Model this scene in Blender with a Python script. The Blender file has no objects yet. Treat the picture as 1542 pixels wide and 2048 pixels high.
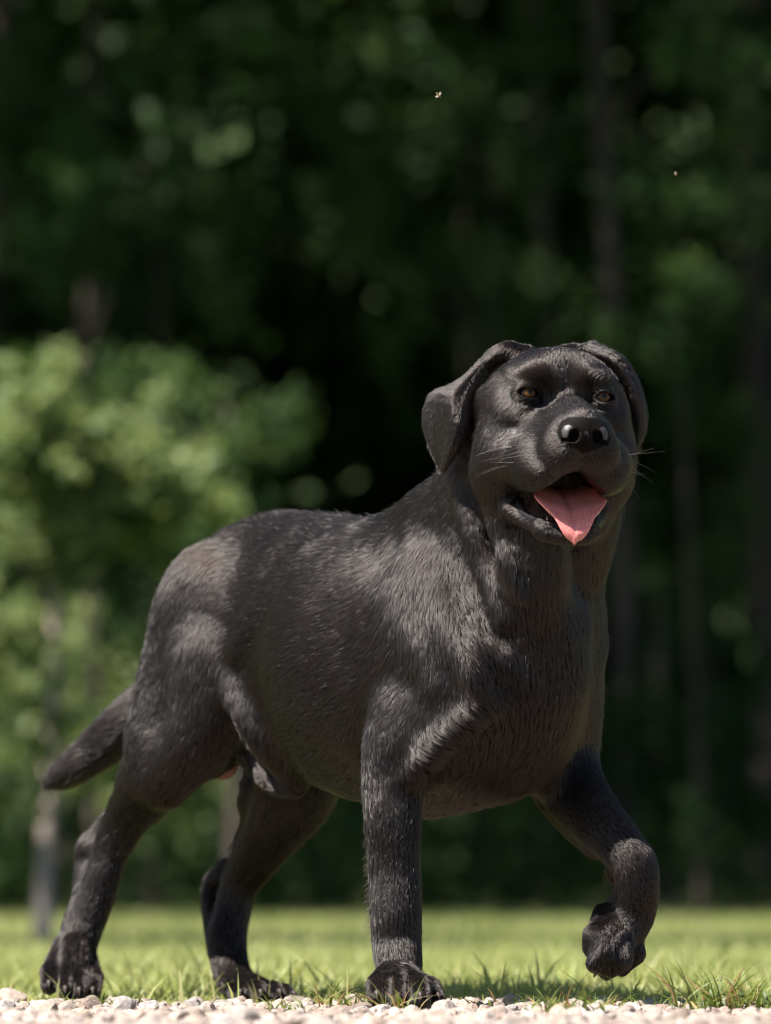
import bpy, bmesh, math, random
import numpy as np
from mathutils import Vector, Matrix

rng = np.random.default_rng(7)
random.seed(7)
sc = bpy.context.scene
col = sc.collection

# ------------------------------------------------------------------ camera
F_PX = 10200.0                       # focal length in pixels of a 2048 px high frame
CAM_H = 0.1165
PITCH = math.atan(791 / F_PX)
cam_d = bpy.data.cameras.new("camera")
cam = bpy.data.objects.new("camera", cam_d)
col.objects.link(cam)
cam.location = (0, 0, CAM_H)
cam.rotation_euler = (math.pi / 2 + PITCH, 0, 0)
cam_d.sensor_fit = 'VERTICAL'
cam_d.sensor_height = 36
cam_d.lens = F_PX / 2048 * 36
cam_d.clip_start = 0.1
cam_d.clip_end = 500
cam_d.dof.use_dof = True
cam_d.dof.focus_distance = 5.86
cam_d.dof.aperture_fstop = 4.1
sc.camera = cam

# ------------------------------------------------------------------ light
SUN = Vector((-0.50, -0.30, 0.81)).normalized()
w = bpy.data.worlds.new("World")
sc.world = w
w.use_nodes = True
nt = w.node_tree
nt.nodes.clear()
sky = nt.nodes.new('ShaderNodeTexSky')
sky.sky_type = 'NISHITA'
sky.sun_disc = False
sky.sun_elevation = math.asin(SUN.z)
sky.sun_rotation = math.atan2(SUN.x, SUN.y)
bg = nt.nodes.new('ShaderNodeBackground')
bg.inputs[1].default_value = 0.05
wo = nt.nodes.new('ShaderNodeOutputWorld')
nt.links.new(sky.outputs[0], bg.inputs[0])
nt.links.new(bg.outputs[0], wo.inputs[0])
sd = bpy.data.lights.new("sun", 'SUN')
sd.energy = 4.9
sd.angle = math.radians(0.5)
sd.color = (1.0, 0.94, 0.87)
so = bpy.data.objects.new("sun", sd)
col.objects.link(so)
so.rotation_euler = SUN.to_track_quat('Z', 'Y').to_euler()
sc.view_settings.view_transform = 'Standard'
sc.view_settings.look = 'None'
sc.view_settings.exposure = 1.32
sc.view_settings.gamma = 1
sc.render.engine = 'CYCLES'
sc.cycles.use_denoising = True
sc.cycles.denoising_prefilter = 'ACCURATE'
sc.cycles.filter_width = 1.25
sc.cycles.sample_clamp_indirect = 1.5
sc.cycles.max_bounces = 6
sc.cycles.transparent_max_bounces = 8
sc.cycles.caustics_reflective = False
sc.cycles.caustics_refractive = False

# ------------------------------------------------------------------ helpers
CP, SP = math.cos(PITCH), math.sin(PITCH)

def P(px, py, dcm):
    """photo pixel + depth (cm beyond 6 m) -> world point"""
    Y = 6.0 + dcm / 100
    a = (px - 771) / F_PX
    b = (1024 - py) / F_PX
    dy = CP - b * SP
    dz = SP + b * CP
    s = Y / dy
    return np.array([a * s, Y, CAM_H + dz * s])

def tag(o, label=None, cat=None, group=None, kind=None):
    if label: o['label'] = label
    if cat: o['category'] = cat
    if group: o['group'] = group
    if kind: o['kind'] = kind
    return o

def empty(name, loc=(0, 0, 0)):
    o = bpy.data.objects.new(name, None)
    o.empty_display_size = 0.1
    o.location = loc
    col.objects.link(o)
    return o

def mesh_obj(name, verts, faces, mat, parent=None, smooth=True, loc=None):
    """faces: (N,3) or (N,4) integer array"""
    verts = np.asarray(verts, np.float32)
    faces = np.asarray(faces, np.int32)
    me = bpy.data.meshes.new(name)
    n, k = faces.shape
    me.vertices.add(len(verts))
    me.vertices.foreach_set('co', verts.ravel())
    me.loops.add(n * k)
    me.loops.foreach_set('vertex_index', faces.ravel())
    me.polygons.add(n)
    me.polygons.foreach_set('loop_start', np.arange(0, n * k, k, dtype=np.int32))
    try:
        me.polygons.foreach_set('loop_total', np.full(n, k, np.int32))
    except Exception:
        pass
    me.update(calc_edges=True)
    me.polygons.foreach_set('use_smooth', np.full(n, bool(smooth)))
    me.update()
    if mat: me.materials.append(mat)
    o = bpy.data.objects.new(name, me)
    col.objects.link(o)
    if parent:
        o.parent = parent
        o.matrix_parent_inverse = Matrix.Translation(-Vector(parent.location))
    return o

def newmat(name):
    m = bpy.data.materials.new(name)
    m.use_nodes = True
    t = m.node_tree
    t.nodes.clear()
    out = t.nodes.new('ShaderNodeOutputMaterial')
    return m, t, out

def N(t, ty, **kw):
    n = t.nodes.new(ty)
    for k, v in kw.items():
        if k in n.inputs.keys():
            n.inputs[k].default_value = v
        else:
            setattr(n, k, v)
    return n

def ramp(t, fac, stops):
    r = t.nodes.new('ShaderNodeValToRGB')
    e = r.color_ramp.elements
    while len(e) < len(stops): e.new(0.5)
    for i, (p, c) in enumerate(stops):
        e[i].position = p
        e[i].color = (*c, 1) if len(c) == 3 else c
    t.links.new(fac, r.inputs[0])
    return r.outputs[0]

def vnoise(p, scale, seed):
    """smooth value noise at points (N,3), cell size = scale"""
    q = p / scale
    i = np.floor(q).astype(np.int64)
    f = q - i
    f = f * f * (3 - 2 * f)
    out = 0
    for dx in (0, 1):
        for dy in (0, 1):
            for dz in (0, 1):
                a = (i[:, 0] + dx) * 73856093 ^ (i[:, 1] + dy) * 19349663 ^ (i[:, 2] + dz) * 83492791 ^ seed * 2654435
                a = (a * 1103515245 + 12345) & 0x7fffffff
                a = (a ^ (a >> 13)) * 1274126177 & 0x7fffffff
                v = ((a >> 7) & 0xffff) / 65535.0
                ww = (f[:, 0] if dx else 1 - f[:, 0]) * (f[:, 1] if dy else 1 - f[:, 1]) * (f[:, 2] if dz else 1 - f[:, 2])
                out = out + v * ww
    return out * 2 - 1

def nrm(v):
    v = np.asarray(v, float)
    return v / (np.linalg.norm(v, axis=-1, keepdims=True) + 1e-9)

def tube(pts, radii, n=10):
    """tapered closed tube -> verts, quads"""
    pts = np.asarray(pts, float); radii = np.asarray(radii, float)
    T = nrm(np.gradient(pts, axis=0))
    ref = np.array([0.31, 0.2, 0.93]) if abs(T[0][2]) < 0.9 else np.array([1, 0.1, 0])
    V = []
    for p, t, r in zip(pts, T, radii):
        a = nrm(np.cross(t, ref)); b = np.cross(t, a)
        th = np.linspace(0, 2 * np.pi, n, endpoint=False)
        V.append(p + r * (np.cos(th)[:, None] * a + np.sin(th)[:, None] * b))
    V = np.concatenate(V)
    Fq = []
    for i in range(len(pts) - 1):
        for j in range(n):
            k = (j + 1) % n
            Fq.append((i * n + j, i * n + k, (i + 1) * n + k, (i + 1) * n + j))
    return V, np.array(Fq)

class MB:
    def __init__(s): s.v = []; s.f = []; s.n = 0
    def add(s, v, f):
        s.v.append(np.asarray(v)); s.f.append(np.asarray(f) + s.n); s.n += len(v)
    def build(s, name, mat, parent=None, smooth=True):
        return mesh_obj(name, np.concatenate(s.v), np.concatenate(s.f), mat, parent, smooth)

# ================================================================== SETTING
# ---- materials
def ground_mat():
    m, t, out = newmat("forest_floor_soil")
    b = N(t, 'ShaderNodeBsdfPrincipled', Roughness=0.95)
    tc = N(t, 'ShaderNodeTexCoord')
    n = N(t, 'ShaderNodeTexNoise', Scale=1.3, Detail=8.0)
    t.links.new(tc.outputs['Object'], n.inputs['Vector'])
    c = ramp(t, n.outputs['Fac'], [(0.3, (0.030, 0.050, 0.014)), (0.55, (0.05, 0.085, 0.02)), (0.75, (0.07, 0.075, 0.03))])
    t.links.new(c, b.inputs['Base Color'])
    t.links.new(b.outputs[0], out.inputs[0])
    return m

def bed_mat():
    m, t, out = newmat("gravel_sand")
    b = N(t, 'ShaderNodeBsdfPrincipled', Roughness=0.95)
    tc = N(t, 'ShaderNodeTexCoord')
    n = N(t, 'ShaderNodeTexNoise', Scale=90.0, Detail=6.0)
    t.links.new(tc.outputs['Object'], n.inputs['Vector'])
    c = ramp(t, n.outputs['Fac'], [(0.3, (0.10, 0.07, 0.05)), (0.55, (0.2,0.15,0.11)), (0.75, (0.32,0.26,0.2))])
    t.links.new(c, b.inputs['Base Color'])
    bp = N(t, 'ShaderNodeBump', Strength=0.6, Distance=0.004)
    t.links.new(n.outputs['Fac'], bp.inputs['Height'])
    t.links.new(bp.outputs[0], b.inputs['Normal'])
    t.links.new(b.outputs[0], out.inputs[0])
    return m

def leafy(name, c1, c2, rough=0.42, trans=0.45, spec=0.5):
    """thin leaf / blade: colour varies per island"""
    m, t, out = newmat(name)
    g = N(t, 'ShaderNodeNewGeometry')
    c = ramp(t, g.outputs['Random Per Island'], [(0.0, c1), (1.0, c2)])
    b = N(t, 'ShaderNodeBsdfPrincipled', Roughness=rough)
    b.inputs['Specular IOR Level'].default_value = spec
    t.links.new(c, b.inputs['Base Color'])
    tr = N(t, 'ShaderNodeBsdfTranslucent')
    hs = N(t, 'ShaderNodeHueSaturation', Value=1.5, Saturation=1.1)
    hs.inputs['Hue'].default_value = 0.485
    t.links.new(c, hs.inputs['Color'])
    t.links.new(hs.outputs[0], tr.inputs[0])
    mx = N(t, 'ShaderNodeMixShader')
    mx.inputs[0].default_value = trans
    t.links.new(b.outputs[0], mx.inputs[1]); t.links.new(tr.outputs[0], mx.inputs[2])
    t.links.new(mx.outputs[0], out.inputs[0])
    return m

def bark(name, c1, c2):
    m, t, out = newmat(name)
    b = N(t, 'ShaderNodeBsdfPrincipled', Roughness=0.9)
    tc = N(t, 'ShaderNodeTexCoord')
    mp = N(t, 'ShaderNodeMapping'); mp.inputs['Scale'].default_value = (14, 14, 3)
    n = N(t, 'ShaderNodeTexNoise', Scale=1.0, Detail=8.0)
    t.links.new(tc.outputs['Object'], mp.inputs[0]); t.links.new(mp.outputs[0], n.inputs['Vector'])
    c = ramp(t, n.outputs['Fac'], [(0.35, c1), (0.65, c2)])
    t.links.new(c, b.inputs['Base Color'])
    bp = N(t, 'ShaderNodeBump', Strength=0.6, Distance=0.02)
    t.links.new(n.outputs['Fac'], bp.inputs['Height']); t.links.new(bp.outputs[0], b.inputs['Normal'])
    t.links.new(b.outputs[0], out.inputs[0])
    return m

def stone_mat():
    m, t, out = newmat("limestone_chip")
    b = N(t, 'ShaderNodeBsdfPrincipled', Roughness=0.85)
    g = N(t, 'ShaderNodeNewGeometry')
    tc = N(t, 'ShaderNodeTexCoord')
    c = ramp(t, g.outputs['Random Per Island'], [(0.0, (0.24, 0.18, 0.15)), (0.2, (0.32, 0.265, 0.225)), (0.45, (0.40, 0.345, 0.305)),
                                                 (0.7, (0.38, 0.29, 0.23)), (0.85, (0.48, 0.43, 0.385)), (1.0, (0.28, 0.26, 0.26))])
    n = N(t, 'ShaderNodeTexNoise', Scale=220.0, Detail=6.0)
    t.links.new(tc.outputs['Object'], n.inputs['Vector'])
    d = ramp(t, n.outputs['Fac'], [(0.3, (0.55, 0.5, 0.46)), (0.6, (1, 1, 1))])
    mx = N(t, 'ShaderNodeMix', data_type='RGBA', blend_type='MULTIPLY')
    mx.inputs[0].default_value = 0.8
    t.links.new(c, mx.inputs[6]); t.links.new(d, mx.inputs[7])
    t.links.new(mx.outputs[2], b.inputs['Base Color'])
    bp = N(t, 'ShaderNodeBump', Strength=0.5, Distance=0.0015)
    t.links.new(n.outputs['Fac'], bp.inputs['Height']); t.links.new(bp.outputs[0], b.inputs['Normal'])
    t.links.new(b.outputs[0], out.inputs[0])
    return m

M_ground, M_bed, M_stone = ground_mat(), bed_mat(), stone_mat()
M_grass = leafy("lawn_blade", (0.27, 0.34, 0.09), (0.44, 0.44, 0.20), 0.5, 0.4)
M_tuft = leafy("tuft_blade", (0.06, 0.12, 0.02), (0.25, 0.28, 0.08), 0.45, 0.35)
M_dry = leafy("dry_blade", (0.30, 0.14, 0.06), (0.50, 0.38, 0.18), 0.5, 0.3)
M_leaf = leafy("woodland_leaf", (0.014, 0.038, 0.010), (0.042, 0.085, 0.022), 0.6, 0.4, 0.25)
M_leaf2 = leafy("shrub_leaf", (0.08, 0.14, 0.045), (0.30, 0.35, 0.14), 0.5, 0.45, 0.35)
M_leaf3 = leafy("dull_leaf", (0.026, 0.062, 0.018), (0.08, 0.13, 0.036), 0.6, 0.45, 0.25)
M_bark1 = bark("grey_bark", (0.03, 0.022, 0.018), (0.08, 0.06, 0.05))
M_bark2 = bark("pale_bark", (0.20, 0.15, 0.12), (0.46, 0.38, 0.33))

# ---- ground sheet
def grid_sheet(name, x0, x1, y0, y1, nx, ny, zf, mat):
    xs = np.linspace(x0, x1, nx); ys = y0 + (y1 - y0) * np.linspace(0, 1, ny) ** 2
    X, Y = np.meshgrid(xs, ys, indexing='ij')
    Z = zf(X, Y)
    V = np.stack([X, Y, Z], -1).reshape(-1, 3)
    i = np.arange(nx - 1)[:, None] * ny + np.arange(ny - 1)[None]
    Fq = np.stack([i, i + ny, i + ny + 1, i + 1], -1).reshape(-1, 4)
    return mesh_obj(name, V, Fq, mat)

def ground_z(x, y):
    return 0.012 * np.clip(y - 14, 0, 200) + 0.004 * np.sin(x * 7 + y * 3)

tag(grid_sheet("ground", -150, 150, 1, 300, 120, 160, lambda X, Y: ground_z(X, Y) - 0.012, M_ground), kind='structure')

def edge_y(x):      # where the gravel gives way to the lawn
    return 6.24 + 0.05 * np.sin(x * 9) + 0.03 * np.sin(x * 23 + 1)

def bed_sheet():
    nx, ny = 260, 160
    xs = np.linspace(-3.5, 3.5, nx)
    V = []
    for x in xs:
        ys = np.linspace(3.0, edge_y(x) + 0.10, ny)
        z = -0.004 + 0.003 * np.sin(x * 31) * np.sin(ys * 27)
        V.append(np.stack([np.full(ny, x), ys, z], -1))
    V = np.concatenate(V)
    i = np.arange(nx - 1)[:, None] * ny + np.arange(ny - 1)[None]
    return mesh_obj("gravel_path", V, np.stack([i, i + ny, i + ny + 1, i + 1], -1).reshape(-1, 4), M_bed)
tag(bed_sheet(), kind='structure')

# ---- gravel stones
def ico(sub):
    bm = bmesh.new()
    bmesh.ops.create_icosphere(bm, subdivisions=sub, radius=1)
    V = np.array([v.co[:] for v in bm.verts]); Fc = np.array([[v.index for v in f.verts] for f in bm.faces])
    bm.free()
    return V, Fc

def rand_rot(n):
    q = nrm(rng.normal(size=(n, 4)))
    a, b, c, d = q.T
    return np.stack([np.stack([a*a+b*b-c*c-d*d, 2*(b*c-a*d), 2*(b*d+a*c)], -1),
                     np.stack([2*(b*c+a*d), a*a-b*b+c*c-d*d, 2*(c*d-a*b)], -1),
                     np.stack([2*(b*d-a*c), 2*(c*d+a*b), a*a-b*b-c*c+d*d], -1)], -2)

def stones(name, pos, size, sub, label):
    D, Fc = ico(sub)
    variants = []
    for k in range(24):
        pl = nrm(rng.normal(size=(11, 3))); c = rng.uniform(0.62, 1.0, 11)
        dot = D @ pl.T
        r = np.where(dot > 0.05, c / np.maximum(dot, 0.05), 9).min(1)
        r = np.minimum(r, 1.25)
        r *= 1 + 0.05 * vnoise(D * 1.0 + k * 7, 0.4, k)
        variants.append(D * r[:, None])
    variants = np.array(variants)
    n = len(pos)
    which = rng.integers(0, 24, n)
    R = rand_rot(n)
    V = variants[which] * (rng.uniform(0.65, 1.15, (n, 1, 3)))
    V = np.einsum('nij,nkj->nki', R, V) * size[:, None, None]
    V[:, :, 2] *= 0.8
    V += pos[:, None, :]
    Fa = (Fc[None] + (np.arange(n) * len(D))[:, None, None]).reshape(-1, 3)
    return tag(mesh_obj(name, V.reshape(-1, 3), Fa, M_stone, smooth=False), label=label, cat='gravel', kind='stuff')

n = 4600
gy = rng.uniform(4.75, 6.62, n); gx = rng.uniform(-0.62, 0.62, n)
keep = gy < edge_y(gx) + rng.normal(0, 0.03, n)
gx, gy = gx[keep], gy[keep]
gs = np.where(rng.uniform(size=len(gx)) < 0.03, rng.uniform(0.013, 0.018, len(gx)), 0.005 + 0.0125 * rng.beta(1.4, 3.4, len(gx)))
stones("gravel", np.stack([gx, gy, gs * rng.uniform(-0.55, 0.15, len(gx))], -1), gs, 3,
       "pale pinkish crushed stone gravel covering the path under the dog")
n = 5000
gy2 = rng.uniform(3.6, 6.6, n); gx2 = rng.uniform(-2.2, 2.2, n)
keep = (gy2 < edge_y(gx2)) & ((abs(gx2) > 0.62) | (gy2 < 4.75))
gx2, gy2 = gx2[keep], gy2[keep]; gs2 = rng.uniform(0.009, 0.017, len(gx2))
stones("gravel", np.stack([gx2, gy2, gs2 * 0.2], -1), gs2, 2, "pale crushed stone gravel at the outer sides of the path")

# ---- grass
def blades(base, h, wd, lean, nseg=3):
    """ribbon blades -> verts, quads"""
    n = len(base)
    az = rng.uniform(0, 2 * np.pi, n)
    side = np.stack([np.cos(az), np.sin(az), np.zeros(n)], -1)
    ld = rng.uniform(0, 2 * np.pi, n)
    ldir = np.stack([np.cos(ld), np.sin(ld), np.zeros(n)], -1) * lean[:, None]
    V = []
    for s in range(nseg + 1):
        t = s / nseg
        c = base + np.array([0, 0, 1]) * (h * (t - 0.25 * lean * t * t))[:, None] + ldir * (h * t * t)[:, None]
        ww = wd * (1 - t ** 1.6) + 0.0002
        V.append(c - side * ww[:, None]); V.append(c + side * ww[:, None])
    V = np.stack(V, 1)
    q = np.array([[2*s, 2*s+1, 2*s+3, 2*s+2] for s in range(nseg)])
    Fq = (q[None] + (np.arange(n) * (2 * nseg + 2))[:, None, None]).reshape(-1, 4)
    return V.reshape(-1, 3), Fq

n = 95000
y = 6.12 + (27 - 6.12) * rng.uniform(0, 1, n) ** 1.9
x = rng.uniform(-1, 1, n) * (0.11 * y + 0.5)
k = y > edge_y(x) - 0.04 + rng.normal(0, 0.09, n)
x, y = x[k], y[k]
patch = vnoise(np.stack([x, y * 0.6, x * 0], -1), 0.25, 3)
h = (0.026 + 0.012 * patch + rng.uniform(0, 0.022, len(x))) * np.clip((y - 6.1) * 1.6, 0.3, 1)
tall = rng.uniform(0, 1, len(x)) < 0.02
h = np.where(tall, h + rng.uniform(0.015, 0.05, len(x)), h)
V, Fq = blades(np.stack([x, y, ground_z(x, y) - 0.012], -1), h + 0.01, 0.0016 + 0.00018 * y * rng.uniform(0.7, 1.3, len(x)), rng.uniform(0.1, 0.9, len(x)))
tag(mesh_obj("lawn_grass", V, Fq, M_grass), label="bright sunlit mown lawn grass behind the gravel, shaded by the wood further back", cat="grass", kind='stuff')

def tuft(px, Y, nb, spread, hmax, label, dry=0.15):
    a = (px - 771) / F_PX * Y
    root = empty("grass_tuft", (a, Y, 0))
    tag(root, label, "grass tuft", "grass tufts growing in the gravel")
    nd = max(1, int(nb * dry))
    for cnt, mt, nm in ((nb - nd, M_tuft, "green_blades"), (nd, M_dry, "dry_blades")):
        base = np.array([a, Y, -0.004]) + rng.normal(0, 1, (cnt, 3)) * np.array([spread, spread * 0.5, 0])
        V, Fq = blades(base, rng.uniform(0.4, 1, cnt) * hmax, rng.uniform(0.0010, 0.0022, cnt), rng.uniform(0.3, 1.7, cnt), 5)
        tag(mesh_obj(nm, V, Fq, mt, root), kind='stuff')
    return root

tuft(705, 5.86, 50, 0.024, 0.046, "small tuft of green and straw grass left of the planted front paw", 0.3)
tuft(798, 5.72, 24, 0.012, 0.052, "thin tuft with a reddish stalk in front of the planted front paw", 0.4)
tuft(575, 5.70, 40, 0.018, 0.032, "short green tuft in the gravel before the far hind paw")
tuft(900, 5.95, 40, 0.030, 0.026, "sparse dark tuft just right of the planted front paw")
tuft(1120, 5.62, 60, 0.022, 0.040, "yellow green tuft standing in the gravel right of the middle")
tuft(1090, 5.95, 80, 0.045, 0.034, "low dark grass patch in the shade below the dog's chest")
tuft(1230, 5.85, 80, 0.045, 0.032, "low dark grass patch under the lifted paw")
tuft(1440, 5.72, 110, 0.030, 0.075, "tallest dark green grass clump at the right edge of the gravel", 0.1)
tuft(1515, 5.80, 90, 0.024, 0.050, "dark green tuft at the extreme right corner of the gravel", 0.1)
tuft(440, 6.05, 40, 0.020, 0.020, "small pale green tuft between the two hind paws")
tuft(190, 6.0, 50, 0.035, 0.026, "thin green tuft before the leftmost hind paw")

# ---- trees
def leaf_cloud(centers, radii, counts, size, up=0.5, seed=0):
    Vs = []; n_tot = 0
    for c, r, m in zip(centers, radii, counts):
        c = np.array(c, float); r = np.array(r, float)
        # clumpy distribution: sub-clumps in the ellipsoid
        ns = max(3, m // 60)
        d = nrm(rng.normal(size=(ns, 3))) * (rng.uniform(0.15, 1, (ns, 1)) ** 0.45)
        sub = c + d * r
        idx = rng.integers(0, ns, m)
        p = sub[idx] + rng.normal(0, 1, (m, 3)) * (r.mean() * 0.17)
        nn = nrm(rng.normal(size=(m, 3)) + np.array([-0.2, -0.25, up]) * 1.3)
        a = nrm(np.cross(nn, rng.normal(size=(m, 3)))); b = np.cross(nn, a)
        s = size * rng.uniform(0.6, 1.3, (m, 1))
        q = np.stack([p - a * s, p - b * s * 0.55 - nn * s * 0.12, p + a * s, p + b * s * 0.55 - nn * s * 0.12], 1)
        Vs.append(q.reshape(-1, 3)); n_tot += m
    V = np.concatenate(Vs)
    return V, np.arange(n_tot * 4).reshape(-1, 4)

def tree(name, label, group, x, y, h, r, crown, leaf, size, mbark, cat='tree', lean=(0, 0)):
    z0 = float(ground_z(np.array(x), np.array(y))) - 0.05
    root = empty(name, (x, y, z0))
    tag(root, label, cat, group)
    mb = MB()
    t = np.linspace(0, 1, 9)
    wob = np.stack([np.sin(t * 5 + x) * 0.04 * h / 4 + lean[0] * t * h, np.cos(t * 4 + y) * 0.04 * h / 4 + lean[1] * t * h, t * h], -1)
    pts = wob - wob[0] + np.array([x, y, z0])
    mb.add(*tube(pts, r * (1 - 0.65 * t) * (1 + 0.35 * np.exp(-t * 30)), 12))
    for (c, rr, m) in crown:
        c = np.array(c)
        j = int(np.clip(np.argmin(abs(pts[:, 2] - (c[2] - 0.35 * np.hypot(c[0] - x, c[1] - y)))), 1, 8))
        mid = (pts[j] + c) / 2 + np.array([0, 0, 0.1 * np.linalg.norm(c - pts[j])])
        mb.add(*tube([pts[j], mid, c], [r * 0.45 * (1 - 0.5 * t[j]), r * 0.25, r * 0.06], 7))
    mb.build("trunk", mbark, root)
    V, Fq = leaf_cloud([c[0] for c in crown], [c[1] for c in crown], [c[2] for c in crown], size)
    mesh_obj("crown", V, Fq, leaf, root, smooth=False)
    return root

def wx(px, Y): return (px - 771) / F_PX * Y
def wz(py, Y): return CAM_H + (1815 - py) / F_PX * Y

G1 = "tall shade trees of the wood"
G2 = "understorey saplings at the wood edge"
# sunlit shrub tree on the left with a pale stem
def blob(px, py, Y, rpx, m, flat=0.8):
    r = rpx / F_PX * Y
    return ((wx(px, Y), Y, wz(py, Y)), (r, r * 1.2, r * flat), m)

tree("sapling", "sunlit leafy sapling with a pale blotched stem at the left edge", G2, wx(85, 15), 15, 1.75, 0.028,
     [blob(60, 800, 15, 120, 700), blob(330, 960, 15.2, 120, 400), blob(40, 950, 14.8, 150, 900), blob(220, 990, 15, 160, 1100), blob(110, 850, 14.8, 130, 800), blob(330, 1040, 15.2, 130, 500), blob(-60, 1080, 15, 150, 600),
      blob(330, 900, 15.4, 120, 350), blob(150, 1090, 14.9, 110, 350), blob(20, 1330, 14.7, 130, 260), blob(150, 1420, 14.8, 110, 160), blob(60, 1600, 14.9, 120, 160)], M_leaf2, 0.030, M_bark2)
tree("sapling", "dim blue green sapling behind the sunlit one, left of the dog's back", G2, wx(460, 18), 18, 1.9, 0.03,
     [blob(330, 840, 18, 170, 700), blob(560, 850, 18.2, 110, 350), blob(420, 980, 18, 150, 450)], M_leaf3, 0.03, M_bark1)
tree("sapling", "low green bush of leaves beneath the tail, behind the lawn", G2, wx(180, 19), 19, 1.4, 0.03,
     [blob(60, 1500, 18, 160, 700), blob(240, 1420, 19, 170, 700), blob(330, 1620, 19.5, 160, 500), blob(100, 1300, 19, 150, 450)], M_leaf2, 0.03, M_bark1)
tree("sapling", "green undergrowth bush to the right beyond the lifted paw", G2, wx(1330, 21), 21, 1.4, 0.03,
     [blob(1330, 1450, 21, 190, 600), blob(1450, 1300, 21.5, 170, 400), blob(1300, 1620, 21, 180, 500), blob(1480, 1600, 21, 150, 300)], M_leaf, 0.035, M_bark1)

# tall trees: trunks in the wood, crowns mostly above the frame
def shade_tree(label, px, Y, r, h, cz, mleaf=1900, cr=2.6, mb=M_bark1, lean=(0, 0), low=()):
    x = wx(px, Y)
    crown = []
    for k in range(7):
        a = k * 2 * math.pi / 7 + Y
        crown.append(((x + cr * 0.55 * math.cos(a), Y + cr * 0.6 * math.sin(a), cz + 0.7 * math.sin(k * 2.1)), (cr * 0.55, cr * 0.55, cr * 0.36), mleaf))
    crown.append(((x, Y, cz + 1.3), (cr * 0.7, cr * 0.7, cr * 0.4), mleaf))
    crown += list(low)
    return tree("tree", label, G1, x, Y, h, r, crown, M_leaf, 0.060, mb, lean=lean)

shade_tree("brown trunked tree rising at the right of the picture above the dog's ear", 1250, 22, 0.055, 7, 6.6,
           low=[blob(1450, 60, 22, 130, 160), blob(1180, 330, 23, 160, 40), blob(1400, 360, 22.5, 170, 50)])
shade_tree("thin dark tree behind the dog's head, right of the middle", 1110, 27, 0.07, 8, 7.4, low=[blob(1120, 540, 27, 170, 90), blob(900, 150, 26, 200, 110)])
shade_tree("tree with a dim trunk in the upper left", 130, 26, 0.04, 7.5, 7.0, low=[blob(120, 260, 24, 220, 260), blob(380, 150, 24, 220, 220), blob(300, 480, 24.5, 200, 150)])
shade_tree("far tree at the left edge of the wood", -60, 26, 0.12, 8, 7.2, low=[blob(20, 420, 25, 200, 200)])
shade_tree("far tree at the right edge of the wood", 1560, 27, 0.12, 8, 7.4, low=[blob(1480, 700, 26, 200, 110), blob(1500, 980, 27, 200, 110)])

# more saplings: dim leaf layers between the trunks
for i, (px, Y, lst, lab) in enumerate([
        (300, 22, [(250, 330, 190), (420, 120, 200), (120, 150, 200), (60, 480, 170)], "high leafy sapling filling the dark upper left"),
        (1010, 24, [(600, 300, 200), (760, 180, 200), (520, 480, 180), (780, 480, 170)], "dim sapling right above the dog's back in the middle"),
        (950, 25, [(950, 250, 200), (1050, 620, 180), (880, 620, 180), (1000, 60, 200)], "dim sapling in the shade above the dog's head"),
        (1400, 20, [(1460, 60, 170), (1400, 420, 170), (1500, 250, 190), (1330, 640, 150)], "leafy sapling catching sun in the upper right corner"),
        (1450, 24, [(1420, 900, 190), (1500, 1150, 190), (1340, 1150, 170)], "dark sapling at the right, level with the dog's neck"),
        (640, 23, [(560, 1680, 190), (720, 1560, 180), (820, 1720, 170)], "dark undergrowth seen beneath the dog's belly"),
        (1060, 22, [(960, 1720, 170), (1080, 1640, 170)], "green undergrowth between the dog's front legs"),
        (300, 20, [(330, 1250, 180), (180, 1180, 170), (30, 1250, 170)], "mid green sapling left of the dog's rump")]):
    tree("sapling", lab, G2, wx(px, Y), Y, max(0.6, wz(min(q[1] for q in lst), Y) * 0.9), 0.02,
         [blob(q[0], q[1], Y + 0.4 * (j % 3 - 1), q[2], 420) for j, q in enumerate(lst)], M_leaf3, 0.032, M_bark1)

# canopy trees added out of view left and right to shade lawn and wood floor
for i, (x, y, cz, cr, lab) in enumerate([
        (-5.4, 11.3, 6.4, 1.15, "nearest unseen tree added beyond the left edge to shade the lawn"),
        (-3.1, 11.4, 6.2, 1.15, "unseen leaning tree added to shade the lawn from the left"),
        (-6.5, 20, 7.5, 3.2, "unseen broad tree added for shade deep on the left side of the wood"),
        (-3.6, 19.9, 7.8, 3.0, "second unseen broad tree added for shade deep on the left side of the wood"),
        (4.8, 16, 7.6, 3.4, "unseen broad tree added for shade on the right side of the wood"),
        (2.1, 18.5, 8.0, 2.5, "unseen overhanging tree crown added for shade above the lawn's far end")]):
    crown = []
    for k in range(7):
        a = k * 2 * math.pi / 7 + i
        crown.append(((x + cr * 0.6 * math.cos(a), y + cr * 0.6 * math.sin(a), cz + 0.6 * math.sin(k * 2.1)), (cr * 0.5, cr * 0.5, cr * 0.3), 2300 if y < 14 else 2100))
    crown.append(((x, y, cz + 0.8), (cr * 0.8, cr * 0.8, cr * 0.4), 2500))
    bx = x if abs(x) > 3 else (-3.4 if x < -1 else 3.2)
    tree("tree", lab, G1, bx, y, cz, 0.16, crown, M_leaf, 0.095, M_bark1, lean=((x - bx) / cz * 0.9, 0))

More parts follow.
